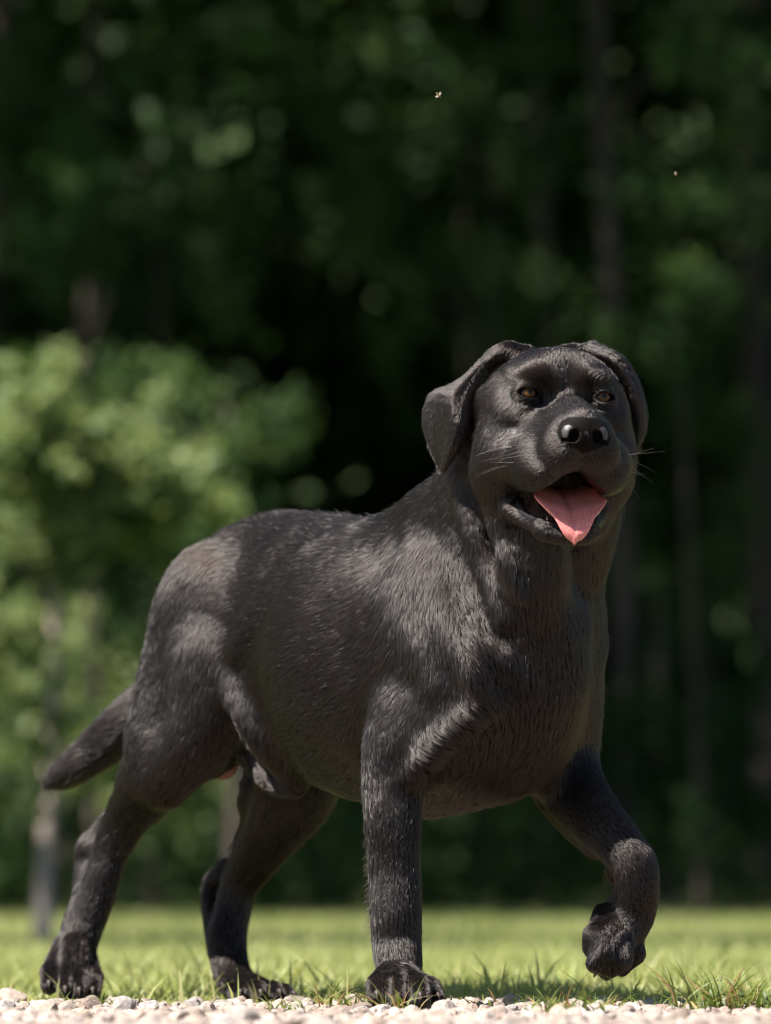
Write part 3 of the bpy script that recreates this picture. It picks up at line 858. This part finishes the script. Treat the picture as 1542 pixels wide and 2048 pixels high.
def surface_nets(D, lo, h):
    S = D < 0
    nx, ny, nz = D.shape
    cnt = np.zeros((nx - 1, ny - 1, nz - 1), np.uint8)
    for dx in (0, 1):
        for dy in (0, 1):
            for dz in (0, 1):
                cnt += S[dx:nx - 1 + dx, dy:ny - 1 + dy, dz:nz - 1 + dz]
    I, J, K = np.nonzero((cnt > 0) & (cnt < 8))
    idx = np.full(cnt.shape, -1, np.int32); idx[I, J, K] = np.arange(len(I)); del cnt
    acc = np.zeros((len(I), 3)); num = np.zeros(len(I))
    cor = [(x, y, z) for x in (0, 1) for y in (0, 1) for z in (0, 1)]
    val = {c: D[I + c[0], J + c[1], K + c[2]].astype(float) for c in cor}
    for c in cor:
        for a in range(3):
            if c[a] == 0:
                e = list(c); e[a] = 1; e = tuple(e)
                v0, v1 = val[c], val[e]
                x = (v0 < 0) != (v1 < 0)
                t = np.where(x, v0 / np.where(x, v0 - v1, 1), 0)
                pt = np.tile(np.array(c, float), (len(I), 1)); pt[:, a] = t
                acc += pt * x[:, None]; num += x
    V = (np.stack([I, J, K], -1) + acc / num[:, None]) * h + lo
    Fs = []
    for a in range(3):
        b, c = (a + 1) % 3, (a + 2) % 3
        s0 = [slice(None)] * 3; s1 = [slice(None)] * 3
        s0[a] = slice(0, -1); s1[a] = slice(1, None)
        for q in (b, c):
            s0[q] = slice(1, -1); s1[q] = slice(1, -1)
        A, Bs = S[tuple(s0)], S[tuple(s1)]
        E = np.argwhere(A != Bs)
        inn = A[tuple(E.T)]
        o = np.zeros(3, int); o[b] = 1; o[c] = 1
        base = E + o
        def at(db, dc):
            g = base.copy(); g[:, b] += db; g[:, c] += dc
            return idx[tuple(g.T)]
        q = np.stack([at(-1, -1), at(0, -1), at(0, 0), at(-1, 0)], -1)
        q[~inn] = q[~inn][:, ::-1]
        Fs.append(q)
    Fq = np.concatenate(Fs)
    return V, Fq[(Fq >= 0).all(1)]

VOX = 0.0021
D, lo_, h_ = build_sdf(VOX)
VG, FQ = surface_nets(D, lo_, h_)
# fine face: refine quads of the head once and pull them onto the distance field
del D

def sample_field(pts):
    """sdf at scattered points in dog axes"""
    d = np.full(len(pts), 0.05)
    for op, kind, q, k, L, fl, skin in prims:
        b0, b1 = bounds(kind, q)
        m = ((pts > b0 - k - 0.004) & (pts < b1 + k + 0.004)).all(1)
        if not m.any(): continue
        pm = pts[m]
        if kind in 'pm':
            s = np.full(len(pm), 0.06)
            for g in q:
                c0, c1 = bounds('c' if kind == 'p' else 't', g)
                w_ = ((pm > c0 - k - 0.004) & (pm < c1 + k + 0.004)).all(1)
                if w_.any(): s[w_] = np.minimum(s[w_], dist('c' if kind == 'p' else 't', g, *pm[w_].T))
        else:
            s = dist(kind, q, pm[:, 0], pm[:, 1], pm[:, 2])
        d[m] = smin(d[m], s, k) if op == 'u' else -smin(-d[m], s, k)
    return d

def relax(V, Fq, it, lam=0.5):
    for _ in range(it):
        acc = np.zeros_like(V); c = np.zeros(len(V))
        for i, j in ((0, 1), (1, 2), (2, 3), (3, 0)):
            a, b = Fq[:, i], Fq[:, j]
            for x in range(3):
                acc[:, x] += np.bincount(a, V[b, x], len(V)) + np.bincount(b, V[a, x], len(V))
            c += np.bincount(a, minlength=len(V)) + np.bincount(b, minlength=len(V))
        V = V + lam * (acc / np.maximum(c, 1)[:, None] - V)
    return V

def subdivide(V, Fq, mask):
    """split the masked quads in four; neighbours keep hanging points closed by tiny overlaps -> use whole-mesh split"""
    e = np.concatenate([Fq[:, [0, 1]], Fq[:, [1, 2]], Fq[:, [2, 3]], Fq[:, [3, 0]]])
    e = np.sort(e, 1)
    u, inv = np.unique(e[:, 0].astype(np.int64) * len(V) + e[:, 1], return_inverse=True)
    mid = (V[u // len(V)] + V[u % len(V)]) / 2
    n = len(Fq)
    m = inv.reshape(4, n) + len(V)
    cen = V[Fq].mean(1)
    ci = np.arange(n) + len(V) + len(mid)
    Vn = np.concatenate([V, mid, cen])
    Fn = np.concatenate([np.stack([Fq[:, 0], m[0], ci, m[3]], -1), np.stack([m[0], Fq[:, 1], m[1], ci], -1),
                         np.stack([ci, m[1], Fq[:, 2], m[2]], -1), np.stack([m[3], ci, m[2], Fq[:, 3]], -1)])
    return Vn, Fn
hm = np.clip((np.linalg.norm(VG - G(H(0, -3, -6)), axis=1) - 0.13) / 0.08, 0, 1)[:, None]
VG = VG * (1 - hm) + relax(VG, FQ, 14) * hm
VG, FQ = subdivide(VG, FQ, None)
VG = relax(VG, FQ, 1)
HG = G(H(0, -3, -6))
nb_ = hm_ = None
near_head = np.linalg.norm(VG - HG, axis=1) < 0.19
def vnormals(V, Fq):
    fn = np.cross(V[Fq[:, 2]] - V[Fq[:, 0]], V[Fq[:, 3]] - V[Fq[:, 1]])
    n = np.stack([sum(np.bincount(Fq[:, i], fn[:, x], len(V)) for i in range(4)) for x in range(3)], -1)
    return nrm(n)
for it in range(2):
    nn = vnormals(VG, FQ)[near_head]
    d = sample_field(VG[near_head])
    VG[near_head] -= nn * np.clip(d, -0.0008, 0.0008)[:, None] * 0.9

_n = vnormals(VG, FQ)
_f = np.clip((np.linalg.norm(VG - HG, axis=1) - 0.14) / 0.05, 0.12, 1) * np.clip((VG[:, 2] - 0.10) / 0.1, 0.15, 1)
VG = VG + _n * ((0.0014 * vnoise(VG, 0.06, 71) + 0.0007 * vnoise(VG, 0.025, 72) + 0.0003 * vnoise(VG, 0.01, 73)) * _f)[:, None]

# ---- per vertex: hair length, lay direction, skin kind
nv = len(VG)
wsum = np.zeros(nv); Lacc = np.zeros(nv); Facc = np.zeros((nv, 3))
best = np.full(nv, 1e9); skinv = np.zeros(nv, int)
flat = []
for op, kind, q, k, L, fl, skin in prims:
    if kind == 'p': flat += [(op, 'c', g, k, L, f_, skin) for g, f_ in zip(q, fl)]
    else: flat.append((op, kind, q, k, L, fl, skin))
for op, kind, q, k, L, fl, skin in flat:
    b0, b1 = bounds(kind, q)
    m = ((VG > b0 - 0.03) & (VG < b1 + 0.03)).all(1)
    if not m.any(): continue
    if kind == 'm':
        pm = VG[m]; s = np.full(len(pm), 0.03)
        for g in q:
            c0, c1 = bounds('t', g)
            w_ = ((pm > c0 - 0.008) & (pm < c1 + 0.008)).all(1)
            if w_.any(): s[w_] = np.minimum(s[w_], dist('t', g, *pm[w_].T))
    else:
        s = dist(kind, q, VG[m, 0], VG[m, 1], VG[m, 2])
    if op == 'u':
        ww = np.exp(-np.maximum(s, 0) / (0.0014 if L < 0.008 else 0.015)) * (np.clip(s, -0.02, 0) * -20 + 1)
        if kind == 'm': ww *= 3
        wsum[m] += ww; Lacc[m] += ww * L; Facc[m] += ww[:, None] * fl
        bb = best[m]; better = s < bb - 0.0002
        if skin in (1, 3, 4):
            hit = s < (0.0008 if skin == 1 else 0.0016)
            tmp = skinv[m]; tmp[hit] = skin; skinv[m] = tmp
        elif kind != 'm':
            tmp = skinv[m]; tmp[(s < -0.0025)] = 0; skinv[m] = tmp
    elif skin:
        hit = s < (0.0008 if skin != 2 else 0.0015)
        tmp = skinv[m]; tmp[hit] = skin; skinv[m] = tmp
Lv = Lacc / np.maximum(wsum, 1e-6)
Fv = nrm(Facc)
def smooth_field(P_, F_, cell, passes):
    lo = P_.min(0) - 3 * cell; dims = np.ceil((P_.max(0) - lo) / cell).astype(int) + 4
    i = np.floor((P_ - lo) / cell).astype(int)
    k = (i[:, 0] * dims[1] + i[:, 1]) * dims[2] + i[:, 2]
    A = np.stack([np.bincount(k, F_[:, c], dims.prod()) for c in range(3)], -1).reshape(*dims, 3)
    for _ in range(passes):
        for ax in range(3): A = A * 0.5 + 0.25 * (np.roll(A, 1, ax) + np.roll(A, -1, ax))
    q = (P_ - lo) / cell - 0.5; i = np.floor(q).astype(int); f = q - i; out = 0
    for dx in (0, 1):
        for dy in (0, 1):
            for dz in (0, 1):
                w_ = (f[:, 0] if dx else 1 - f[:, 0]) * (f[:, 1] if dy else 1 - f[:, 1]) * (f[:, 2] if dz else 1 - f[:, 2])
                out = out + w_[:, None] * A[i[:, 0] + dx, i[:, 1] + dy, i[:, 2] + dz]
    return nrm(out)
_w = np.clip((np.linalg.norm(VG - HG, axis=1) - 0.11) / 0.06, 0, 1)[:, None]
_z = np.clip((VG[:, 2:3] - 0.16) / 0.08, 0, 1)
Fv = nrm(Fv * (1 - _w) + (smooth_field(VG, Fv, 0.012, 3) * _z + smooth_field(VG, Fv, 0.007, 3) * (1 - _z)) * _w)
Lv[skinv > 0] = 0
VW = Wd(VG)
FQ = FQ[:, ::-1].copy()      # the dog axes are left-handed
skin_rgb = np.array([[0.0045, 0.0035, 0.003], [0.05, 0.045, 0.048], [0.035, 0.009, 0.009], [0.010, 0.007, 0.010],
                     [0.24, 0.12, 0.10], [0.004, 0.003, 0.003], [0.003, 0.002, 0.002]])

def dog_skin():
    m, t, out = newmat("dog_skin")
    b = N(t, 'ShaderNodeBsdfPrincipled')
    a = N(t, 'ShaderNodeAttribute', attribute_name='skin')
    r = N(t, 'ShaderNodeAttribute', attribute_name='wet')
    t.links.new(a.outputs['Color'], b.inputs['Base Color'])
    mr = N(t, 'ShaderNodeMapRange'); mr.inputs['To Min'].default_value = 0.65; mr.inputs['To Max'].default_value = 0.3
    sp = N(t, 'ShaderNodeMapRange'); sp.inputs['To Min'].default_value = 0.08; sp.inputs['To Max'].default_value = 0.5
    t.links.new(r.outputs['Fac'], sp.inputs['Value']); t.links.new(sp.outputs[0], b.inputs['Specular IOR Level'])
    t.links.new(r.outputs['Fac'], mr.inputs['Value']); t.links.new(mr.outputs[0], b.inputs['Roughness'])
    tc = N(t, 'ShaderNodeTexCoord')
    n = N(t, 'ShaderNodeTexVoronoi', Scale=900.0)
    t.links.new(tc.outputs['Object'], n.inputs['Vector'])
    bp = N(t, 'ShaderNodeBump', Strength=0.35, Distance=0.0006)
    t.links.new(n.outputs['Distance'], bp.inputs['Height']); t.links.new(bp.outputs[0], b.inputs['Normal'])
    t.links.new(b.outputs[0], out.inputs[0])
    return m
M_skin = dog_skin()
dog = empty("dog", tuple(P(700, 2010, 10) * np.array([1, 1, 0])))
tag(dog, "black labrador with open mouth and lifted front paw walking over the gravel", "dog")
body = mesh_obj("body", VW, FQ, M_skin, dog)
ca = body.data.color_attributes.new('skin', 'FLOAT_COLOR', 'POINT')
colv = np.ones((nv, 4), np.float32); colv[:, :3] = skin_rgb[skinv]
ca.data.foreach_set('color', colv.ravel())
wa = body.data.attributes.new('wet', 'FLOAT', 'POINT')
wa.data.foreach_set('value', np.array([0, 0.75, 1, 0.4, 0, 0, 1], np.float32)[skinv])

# ---- coat: short black hair laid along the flow
def hair_mat():
    m, t, out = newmat("black_coat")
    b = N(t, 'ShaderNodeBsdfHairPrincipled')
    b.model = 'CHIANG'
    b.parametrization = 'COLOR'
    b.inputs['Color'].default_value = (0.0075, 0.0044, 0.0034, 1)
    b.inputs['Roughness'].default_value = 0.265
    b.inputs['Radial Roughness'].default_value = 0.4
    b.inputs['IOR'].default_value = 1.55
    if 'Random Roughness' in b.inputs: b.inputs['Random Roughness'].default_value = 0.3
    t.links.new(b.outputs[0], out.inputs[0])
    return m
M_coat = hair_mat()

def make_coat(count):
    q = VW[FQ]
    area = 0.5 * np.linalg.norm(np.cross(q[:, 2] - q[:, 0], q[:, 3] - q[:, 1]), axis=1)
    Lf = Lv[FQ].min(1)
    headf = np.linalg.norm(VG[FQ[:, 0]] - HG, axis=1) < 0.17
    wt = area * (Lf > 0.0005) * np.where(headf, 2.6, 1.0) * np.where(Lf < 0.010, 1.7, 1.0)
    f = rng.choice(len(FQ), count, p=wt / wt.sum())
    a, b = rng.uniform(0, 1, (2, count, 1))
    w4 = np.concatenate([(1 - a) * (1 - b), a * (1 - b), a * b, (1 - a) * b], 1)
    p = (q[f] * w4[:, :, None]).sum(1)
    vn = np.empty(nv * 3, np.float32); body.data.vertices.foreach_get('normal', vn); vn = vn.reshape(-1, 3)
    n = nrm((vn[FQ[f]] * w4[:, :, None]).sum(1))
    fl = (Fv[FQ[f]] * w4[:, :, None]).sum(1)
    L = (Lv[FQ[f]] * w4).sum(1)
    L = np.where(L > 0.010, 0.010 + (L - 0.010) * 0.8, L)
    L = np.maximum(L, 0.0052)
    # wandering lay: broad swirls, then locks of hair that share a lie and gather at the tip
    cell = np.where(L < 0.008, 0.0032, 0.0058)[:, None]
    jit = np.stack([vnoise(p, 0.004, 61 + i) for i in range(3)], -1) * 0.0022
    ci = np.floor((p + jit) / cell + 0.37).astype(np.int64)
    key = (ci[:, 0] * 73856093) ^ (ci[:, 1] * 19349663) ^ (ci[:, 2] * 83492791)
    _, inv = np.unique(key, return_inverse=True)
    nl = inv.max() + 1
    cn = np.bincount(inv, minlength=nl)
    def lmean(v): return np.stack([np.bincount(inv, v[:, i], nl) for i in range(3)], -1) / cn[:, None]
    cen = lmean(p)
    lr = rng.normal(size=(nl, 3)); ll = rng.normal(size=nl); lL = rng.uniform(0.85, 1.12, nl)
    big = np.stack([vnoise(p, 0.05, 11 + i) for i in range(3)], -1)
    mid = np.stack([vnoise(p, 0.018, 21 + i) for i in range(3)], -1)
    fl = nrm(fl) + 0.20 * big + 0.12 * mid + 0.10 * lr[inv] + 0.03 * rng.normal(size=p.shape)
    t = fl - n * (fl * n).sum(1, keepdims=True)
    t = nrm(t)
    lift = np.clip(0.19 + 0.04 * vnoise(p, 0.016, 31) + 0.035 * ll[inv] + 0.02 * rng.normal(size=count), 0.08, 1.0)
    stray = rng.uniform(size=count) < 0.008
    lift = np.where(stray, lift + 0.5, lift)
    L = L * lL[inv] * rng.uniform(0.8, 1.1, count) * np.where(stray, 1.15, 1)
    gather = (cen[inv] - p)
    gather -= n * (gather * n).sum(1, keepdims=True)
    gather *= np.where(stray, 0, 0.55)[:, None]
    K = 5
    s = np.linspace(0, 1, K)
    pts = np.empty((count, K, 3), np.float32)
    lift = lift + np.clip((0.011 - L) / 0.006, 0, 1) * 0.12
    root = p - n * 0.00015
    for i, u in enumerate(s):
        up = lift * (u - 0.62 * u * u)
        pts[:, i] = root + (t * (u * np.sqrt(1 - 0.3 * lift ** 2))[:, None] + n * up[:, None]) * L[:, None] + gather * u ** 1.3
    r0 = np.full(len(L), 0.00013) * rng.uniform(0.8, 1.25, len(L))
    rad = (r0[:, None] * np.array([1, 0.95, 0.8, 0.55, 0.12])).astype(np.float32)
    cu = bpy.data.hair_curves.new("fur")
    cu.add_curves([K] * count)
    cu.attributes['position'].data.foreach_set('vector', pts.ravel())
    ra = cu.attributes.get('radius') or cu.attributes.new('radius', 'FLOAT', 'POINT')
    ra.data.foreach_set('value', rad.ravel())
    cu.materials.append(M_coat)
    o = bpy.data.objects.new("fur", cu)
    col.objects.link(o)
    o.parent = body
    o.matrix_parent_inverse = body.matrix_parent_inverse.copy() if False else Matrix.Identity(4)
    return o
bpy.context.view_layer.update()
if FUR: 
    fur = make_coat(FUR)
    bpy.context.view_layer.update()
    fur.matrix_parent_inverse = body.matrix_world.inverted()
# ---- small parts of the dog
def local_basis(origin, X, Y, Z):
    m = Matrix.Identity(4)
    for i, a in enumerate((X, Y, Z)):
        for j in range(3): m[j][i] = a[j]
    for j in range(3): m[j][3] = origin[j]
    return m

def simple(name, colr, rough, spec=0.5, coat=0.0, sss=0.0):
    m, t, out = newmat(name)
    b = N(t, 'ShaderNodeBsdfPrincipled', Roughness=rough)
    b.inputs['Base Color'].default_value = (*colr, 1)
    b.inputs['Specular IOR Level'].default_value = spec
    b.inputs['Coat Weight'].default_value = coat
    if sss:
        b.inputs['Subsurface Weight'].default_value = sss
        b.inputs['Subsurface Radius'].default_value = (1, 0.35, 0.25)
        b.inputs['Subsurface Scale'].default_value = 0.006
    t.links.new(b.outputs[0], out.inputs[0])
    return m, t, b

def eye_mat():
    m, t, b = simple("amber_eye", (0.02, 0.01, 0.005), 0.08, 0.6, 1.0)
    b.inputs['Coat Roughness'].default_value = 0.02; b.inputs['Coat Weight'].default_value = 0.1; b.inputs['Specular IOR Level'].default_value = 0.3
    tc = N(t, 'ShaderNodeTexCoord')
    sx = N(t, 'ShaderNodeSeparateXYZ')
    t.links.new(tc.outputs['Object'], sx.inputs[0])
    x2 = N(t, 'ShaderNodeMath', operation='POWER'); x2.inputs[1].default_value = 2
    z2 = N(t, 'ShaderNodeMath', operation='POWER'); z2.inputs[1].default_value = 2
    ad = N(t, 'ShaderNodeMath', operation='ADD'); sq = N(t, 'ShaderNodeMath', operation='SQRT')
    dv = N(t, 'ShaderNodeMath', operation='DIVIDE'); dv.inputs[1].default_value = 0.0115
    t.links.new(sx.outputs[0], x2.inputs[0]); t.links.new(sx.outputs[2], z2.inputs[0])
    t.links.new(x2.outputs[0], ad.inputs[0]); t.links.new(z2.outputs[0], ad.inputs[1])
    t.links.new(ad.outputs[0], sq.inputs[0]); t.links.new(sq.outputs[0], dv.inputs[0])
    c = ramp(t, dv.outputs[0], [(0.0, (0.002, 0.002, 0.002)), (0.22, (0.002, 0.002, 0.002)), (0.27, (0.09, 0.043, 0.012)),
                                (0.48, (0.10, 0.038, 0.010)), (0.62, (0.02, 0.009, 0.004)), (0.68, (0.006, 0.004, 0.003)), (1.0, (0.05, 0.02, 0.015))])
    t.links.new(c, b.inputs['Base Color'])
    return m
M_eye = eye_mat()
gaze = hd(0.05, 1, 0.12)
for s in (-1, 1):
    bm = bmesh.new()
    bmesh.ops.create_uvsphere(bm, u_segments=48, v_segments=32, radius=0.0115)
    me = bpy.data.meshes.new("eye"); bm.to_mesh(me); bm.free()
    me.polygons.foreach_set('use_smooth', [True] * len(me.polygons))
    me.materials.append(M_eye)
    o = bpy.data.objects.new("eye", me); col.objects.link(o)
    X = nrm(np.cross(gaze, hU)); Zz = np.cross(X, gaze)
    o.parent = dog
    o.matrix_parent_inverse = Matrix.Translation(-Vector(dog.location))
    o.matrix_basis = local_basis(H(s * EY, -0.25, 0.0), X, gaze, Zz)

# tongue
def tongue():
    rows = [(-4, 2.6, -10, .5), (-1.5, 3.1, -10.6, .8), (1.2, 3.5, -11.6, 1.1), (3.0, 3.9, -12.6, 1.1), (4.2, 4.25, -13.3, 1.25), (5.0, 3.5, -14.1, 1.0),
            (5.6, 2.65, -14.9, .9), (6.0, 2.1, -15.7, .7), (6.15, 1.65, -16.4, .45), (6.0, 1.05, -16.95, .2), (5.8, .4, -17.15, .1)]
    r = crom(np.array(rows), 6)
    nu = 25
    u = np.linspace(-1, 1, nu)
    top = []; 
    for y, hw, z, cup in r:
        x = u * hw
        zz = z + cup * (np.abs(u) ** 2.2) - 0.45 * np.exp(-(u / 0.13) ** 2)
        yy = y - 0.5 * np.abs(u) ** 2 * (hw / 4)
        top.append(np.stack([x + 0.1, yy, zz], -1))
    top = np.array(top); nr = len(top)
    T = np.array([[H(*p) for p in row] for row in top])
    du = np.gradient(T, axis=1); dv = np.gradient(T, axis=0)
    nn = nrm(np.cross(du, dv)); 
    if nn[nr // 4, nu // 2] @ hU < 0: nn = -nn
    th = 0.0055 * np.sqrt(np.clip(1 - np.abs(u) ** 4, 0.03, 1))
    Bt = T - nn * th[None, :, None]
    Tp = T + nn * (th * 0.25)[None, :, None]
    V = np.concatenate([Tp.reshape(-1, 3), Bt.reshape(-1, 3)])
    i = (np.arange(nr - 1)[:, None] * nu + np.arange(nu - 1)[None]).ravel()
    f1 = np.stack([i, i + 1, i + nu + 1, i + nu], -1)
    m = nr * nu
    f2 = f1[:, ::-1] + m
    fs = []
    for a in range(nr - 1):
        fs.append((a * nu, (a + 1) * nu, (a + 1) * nu + m, a * nu + m)); b = a * nu + nu - 1
        fs.append((b + nu, b, b + m, b + nu + m))
    for a in range(nu - 1):
        fs.append((a + 1, a, a + m, a + 1 + m)); b = (nr - 1) * nu + a
        fs.append((b, b + 1, b + 1 + m, b + m))
    return V, np.concatenate([f1, f2, np.array(fs)])
M_tongue, t, b = simple("wet_tongue", (0.62, 0.17, 0.16), 0.26, 0.5, 0.7, 0.35)
tc = N(t, 'ShaderNodeTexCoord'); n = N(t, 'ShaderNodeTexNoise', Scale=420.0, Detail=4.0)
t.links.new(tc.outputs['Object'], n.inputs['Vector'])
c = ramp(t, n.outputs['Fac'], [(0.3, (0.62, 0.18, 0.17)), (0.7, (0.78, 0.30, 0.27))]); t.links.new(c, b.inputs['Base Color'])
bp = N(t, 'ShaderNodeBump', Strength=0.5, Distance=0.0008); t.links.new(n.outputs['Fac'], bp.inputs['Height']); t.links.new(bp.outputs[0], b.inputs['Normal'])
V, Fq = tongue()
tg = mesh_obj("tongue", V, Fq, M_tongue, dog)
sm = tg.modifiers.new("subsurf", 'SUBSURF'); sm.levels = 1; sm.render_levels = 1

# teeth
M_tooth, _, _ = simple("ivory_tooth", (0.55, 0.45, 0.28), 0.25)
def horn(name, pts, radii, mat, parent=dog, n=12):
    V, Fq = tube(crom(np.array(pts), 4), np.interp(np.linspace(0, 1, (len(pts) - 1) * 4 + 1), np.linspace(0, 1, len(radii)), radii), n)
    return mesh_obj(name, V, Fq, mat, parent)
for x in (-3.75, 3.05):
    horn("tooth", [H(x, 4.6, -9.0), H(x, 4.7, -10.0), H(x * .99, 4.5, -10.9)], [0.0032, 0.0024, 0.0003], M_tooth)
for x in (-2.4, 1.9):
    horn("tooth", [H(x, 3.2, -15.6), H(x * 1.05, 3.5, -14.9), H(x * 1.08, 3.5, -14.3)], [0.0026, 0.002, 0.0003], M_tooth)

# claws
M_claw, _, _ = simple("horn_claw", (0.045, 0.032, 0.028), 0.5)
for pb, pc, r, cl in claws:
    d = nrm(pc - pb)
    fw = nrm(d + np.array([0, 0, 0.25])); 
    base = pc + fw * r * 0.35 + np.array([0, 0, r * 0.35])
    horn("claw", [base, base + fw * cl * 0.55 + np.array([0, 0, 0.0008]), base + fw * cl * 0.95 - np.array([0, 0, cl * 0.45])],
         [r * 0.34, r * 0.26, r * 0.04], M_claw)

# whiskers
def hairs(name, P_, rad, mat, parent):
    n, K = P_.shape[:2]
    cu = bpy.data.hair_curves.new(name)
    cu.add_curves([K] * n)
    cu.attributes['position'].data.foreach_set('vector', P_.astype(np.float32).ravel())
    ra = cu.attributes.get('radius') or cu.attributes.new('radius', 'FLOAT', 'POINT')
    ra.data.foreach_set('value', rad.astype(np.float32).ravel())
    cu.materials.append(mat)
    o = bpy.data.objects.new(name, cu); col.objects.link(o)
    o.parent = parent; o.matrix_parent_inverse = Matrix.Translation(-Vector(parent.location))
    return o
M_wh, _, _ = simple("pale_whisker", (0.16, 0.14, 0.13), 0.3, 0.8)
W = []
for s in (-1, 1):
    for k in range(13):
        a = H(s * rng.uniform(3.2, 5.6), rng.uniform(2.5, 6.5), rng.uniform(-9.0, -6.2))
        L = rng.uniform(2.5, 5.5) / 100
        d = hd(s * 1.0, rng.uniform(-.9, .1), rng.uniform(-.6, .25)); dr = hd(s * .2, -.4, rng.uniform(-1, .4))
        W.append([a + d * L * u + dr * L * 0.35 * u * u for u in np.linspace(0, 1, 8)])
W = np.array(W)
hairs("whiskers", W, np.tile(np.linspace(0.00022, 0.00004, 8), (len(W), 1)), M_wh, dog)
# longer hair tufts: behind the lifted paw's pads, back of the forearm, breech
T_ = []
def fringe(p0, p1, nrmv, n, L, sp=0.004, dn=0.5):
    for k in range(n):
        a = p0 + (p1 - p0) * rng.uniform() + rng.normal(0, sp, 3)
        d = nrm(np.asarray(nrmv) + rng.normal(0, 0.35, 3)); l = L * rng.uniform(0.5, 1.1)
        T_.append([a + d * l * u - np.array([0, 0, dn]) * l * u * u for u in np.linspace(0, 1, 6)])
fringe(P(1180, 1890, -8), P(1196, 1935, -9), -np.array([1, 0, 0.2]), 90, 0.012, 0.003)
fringe(P(1190, 1850, -6), P(1200, 1845, -6), -np.array([1, 0.1, 0]), 40, 0.014, 0.002, 0.1)
fringe(P(745, 1640, -5), P(748, 1860, -6), -np.array([1, -0.4, 0.1]), 500, 0.011, 0.003)
fringe(P(1215, 1735, -4), P(1222, 1770, -4), -np.array([1, 0, 0.4]), 60, 0.010, 0.002)
T_ = np.array(T_)
hairs("fur_fringe", T_, np.tile(np.linspace(0.00013, 0.00003, 6), (len(T_), 1)), M_coat, dog)

# ---- insects flying in the air
M_bug, _, _ = simple("insect_body", (0.35, 0.22, 0.10), 0.4)
M_wing, t, b = simple("insect_wing", (0.75, 0.65, 0.55), 0.3); b.inputs['Alpha'].default_value = 0.75
def insect(px, py, d, s, ang, label):
    c = P(px, py, d)
    r = empty("flying_insect", c); tag(r, label, "insect", "insects in the air above the dog")
    ax_ = np.array([math.cos(ang), 0.2, math.sin(ang)]); ax_ = nrm(ax_); up = nrm(np.cross(ax_, [0, 1, 0]))
    V, Fq = tube([c - ax_ * s, c - ax_ * s * .6, c - ax_ * .1 * s, c + ax_ * s * .05, c + ax_ * s * .5, c + ax_ * s * .62, c + ax_ * s * .9, c + ax_ * s],
                 np.array([.02, .22, .2, .1, .24, .12, .18, .03]) * s, 10)
    mesh_obj("insect_body", V, Fq, M_bug, r)
    for sg in (-1, 1):
        w_ = nrm(up * sg + np.array([0, -.5, 0]) - ax_ * 0.5)
        b0 = c + ax_ * .35 * s
        V, Fq = tube([b0, b0 + w_ * s * .5, b0 + w_ * s * 1.0, b0 + w_ * s * 1.3], np.array([.06, .26, .24, .03]) * s, 8)
        V = b0 + (V - b0) @ (np.eye(3) - 0.85 * np.outer(ax_ * 0 + np.array([0, 1, 0]), [0, 1, 0]))
        mesh_obj("wing", V, Fq, M_wing, r)
insect(877, 190, -2, 0.0042, -0.8, "pale winged insect hovering high above the dog's head")
insect(1351, 347, 6, 0.0022, 0.2, "tiny reddish insect flying right of the dog's head")
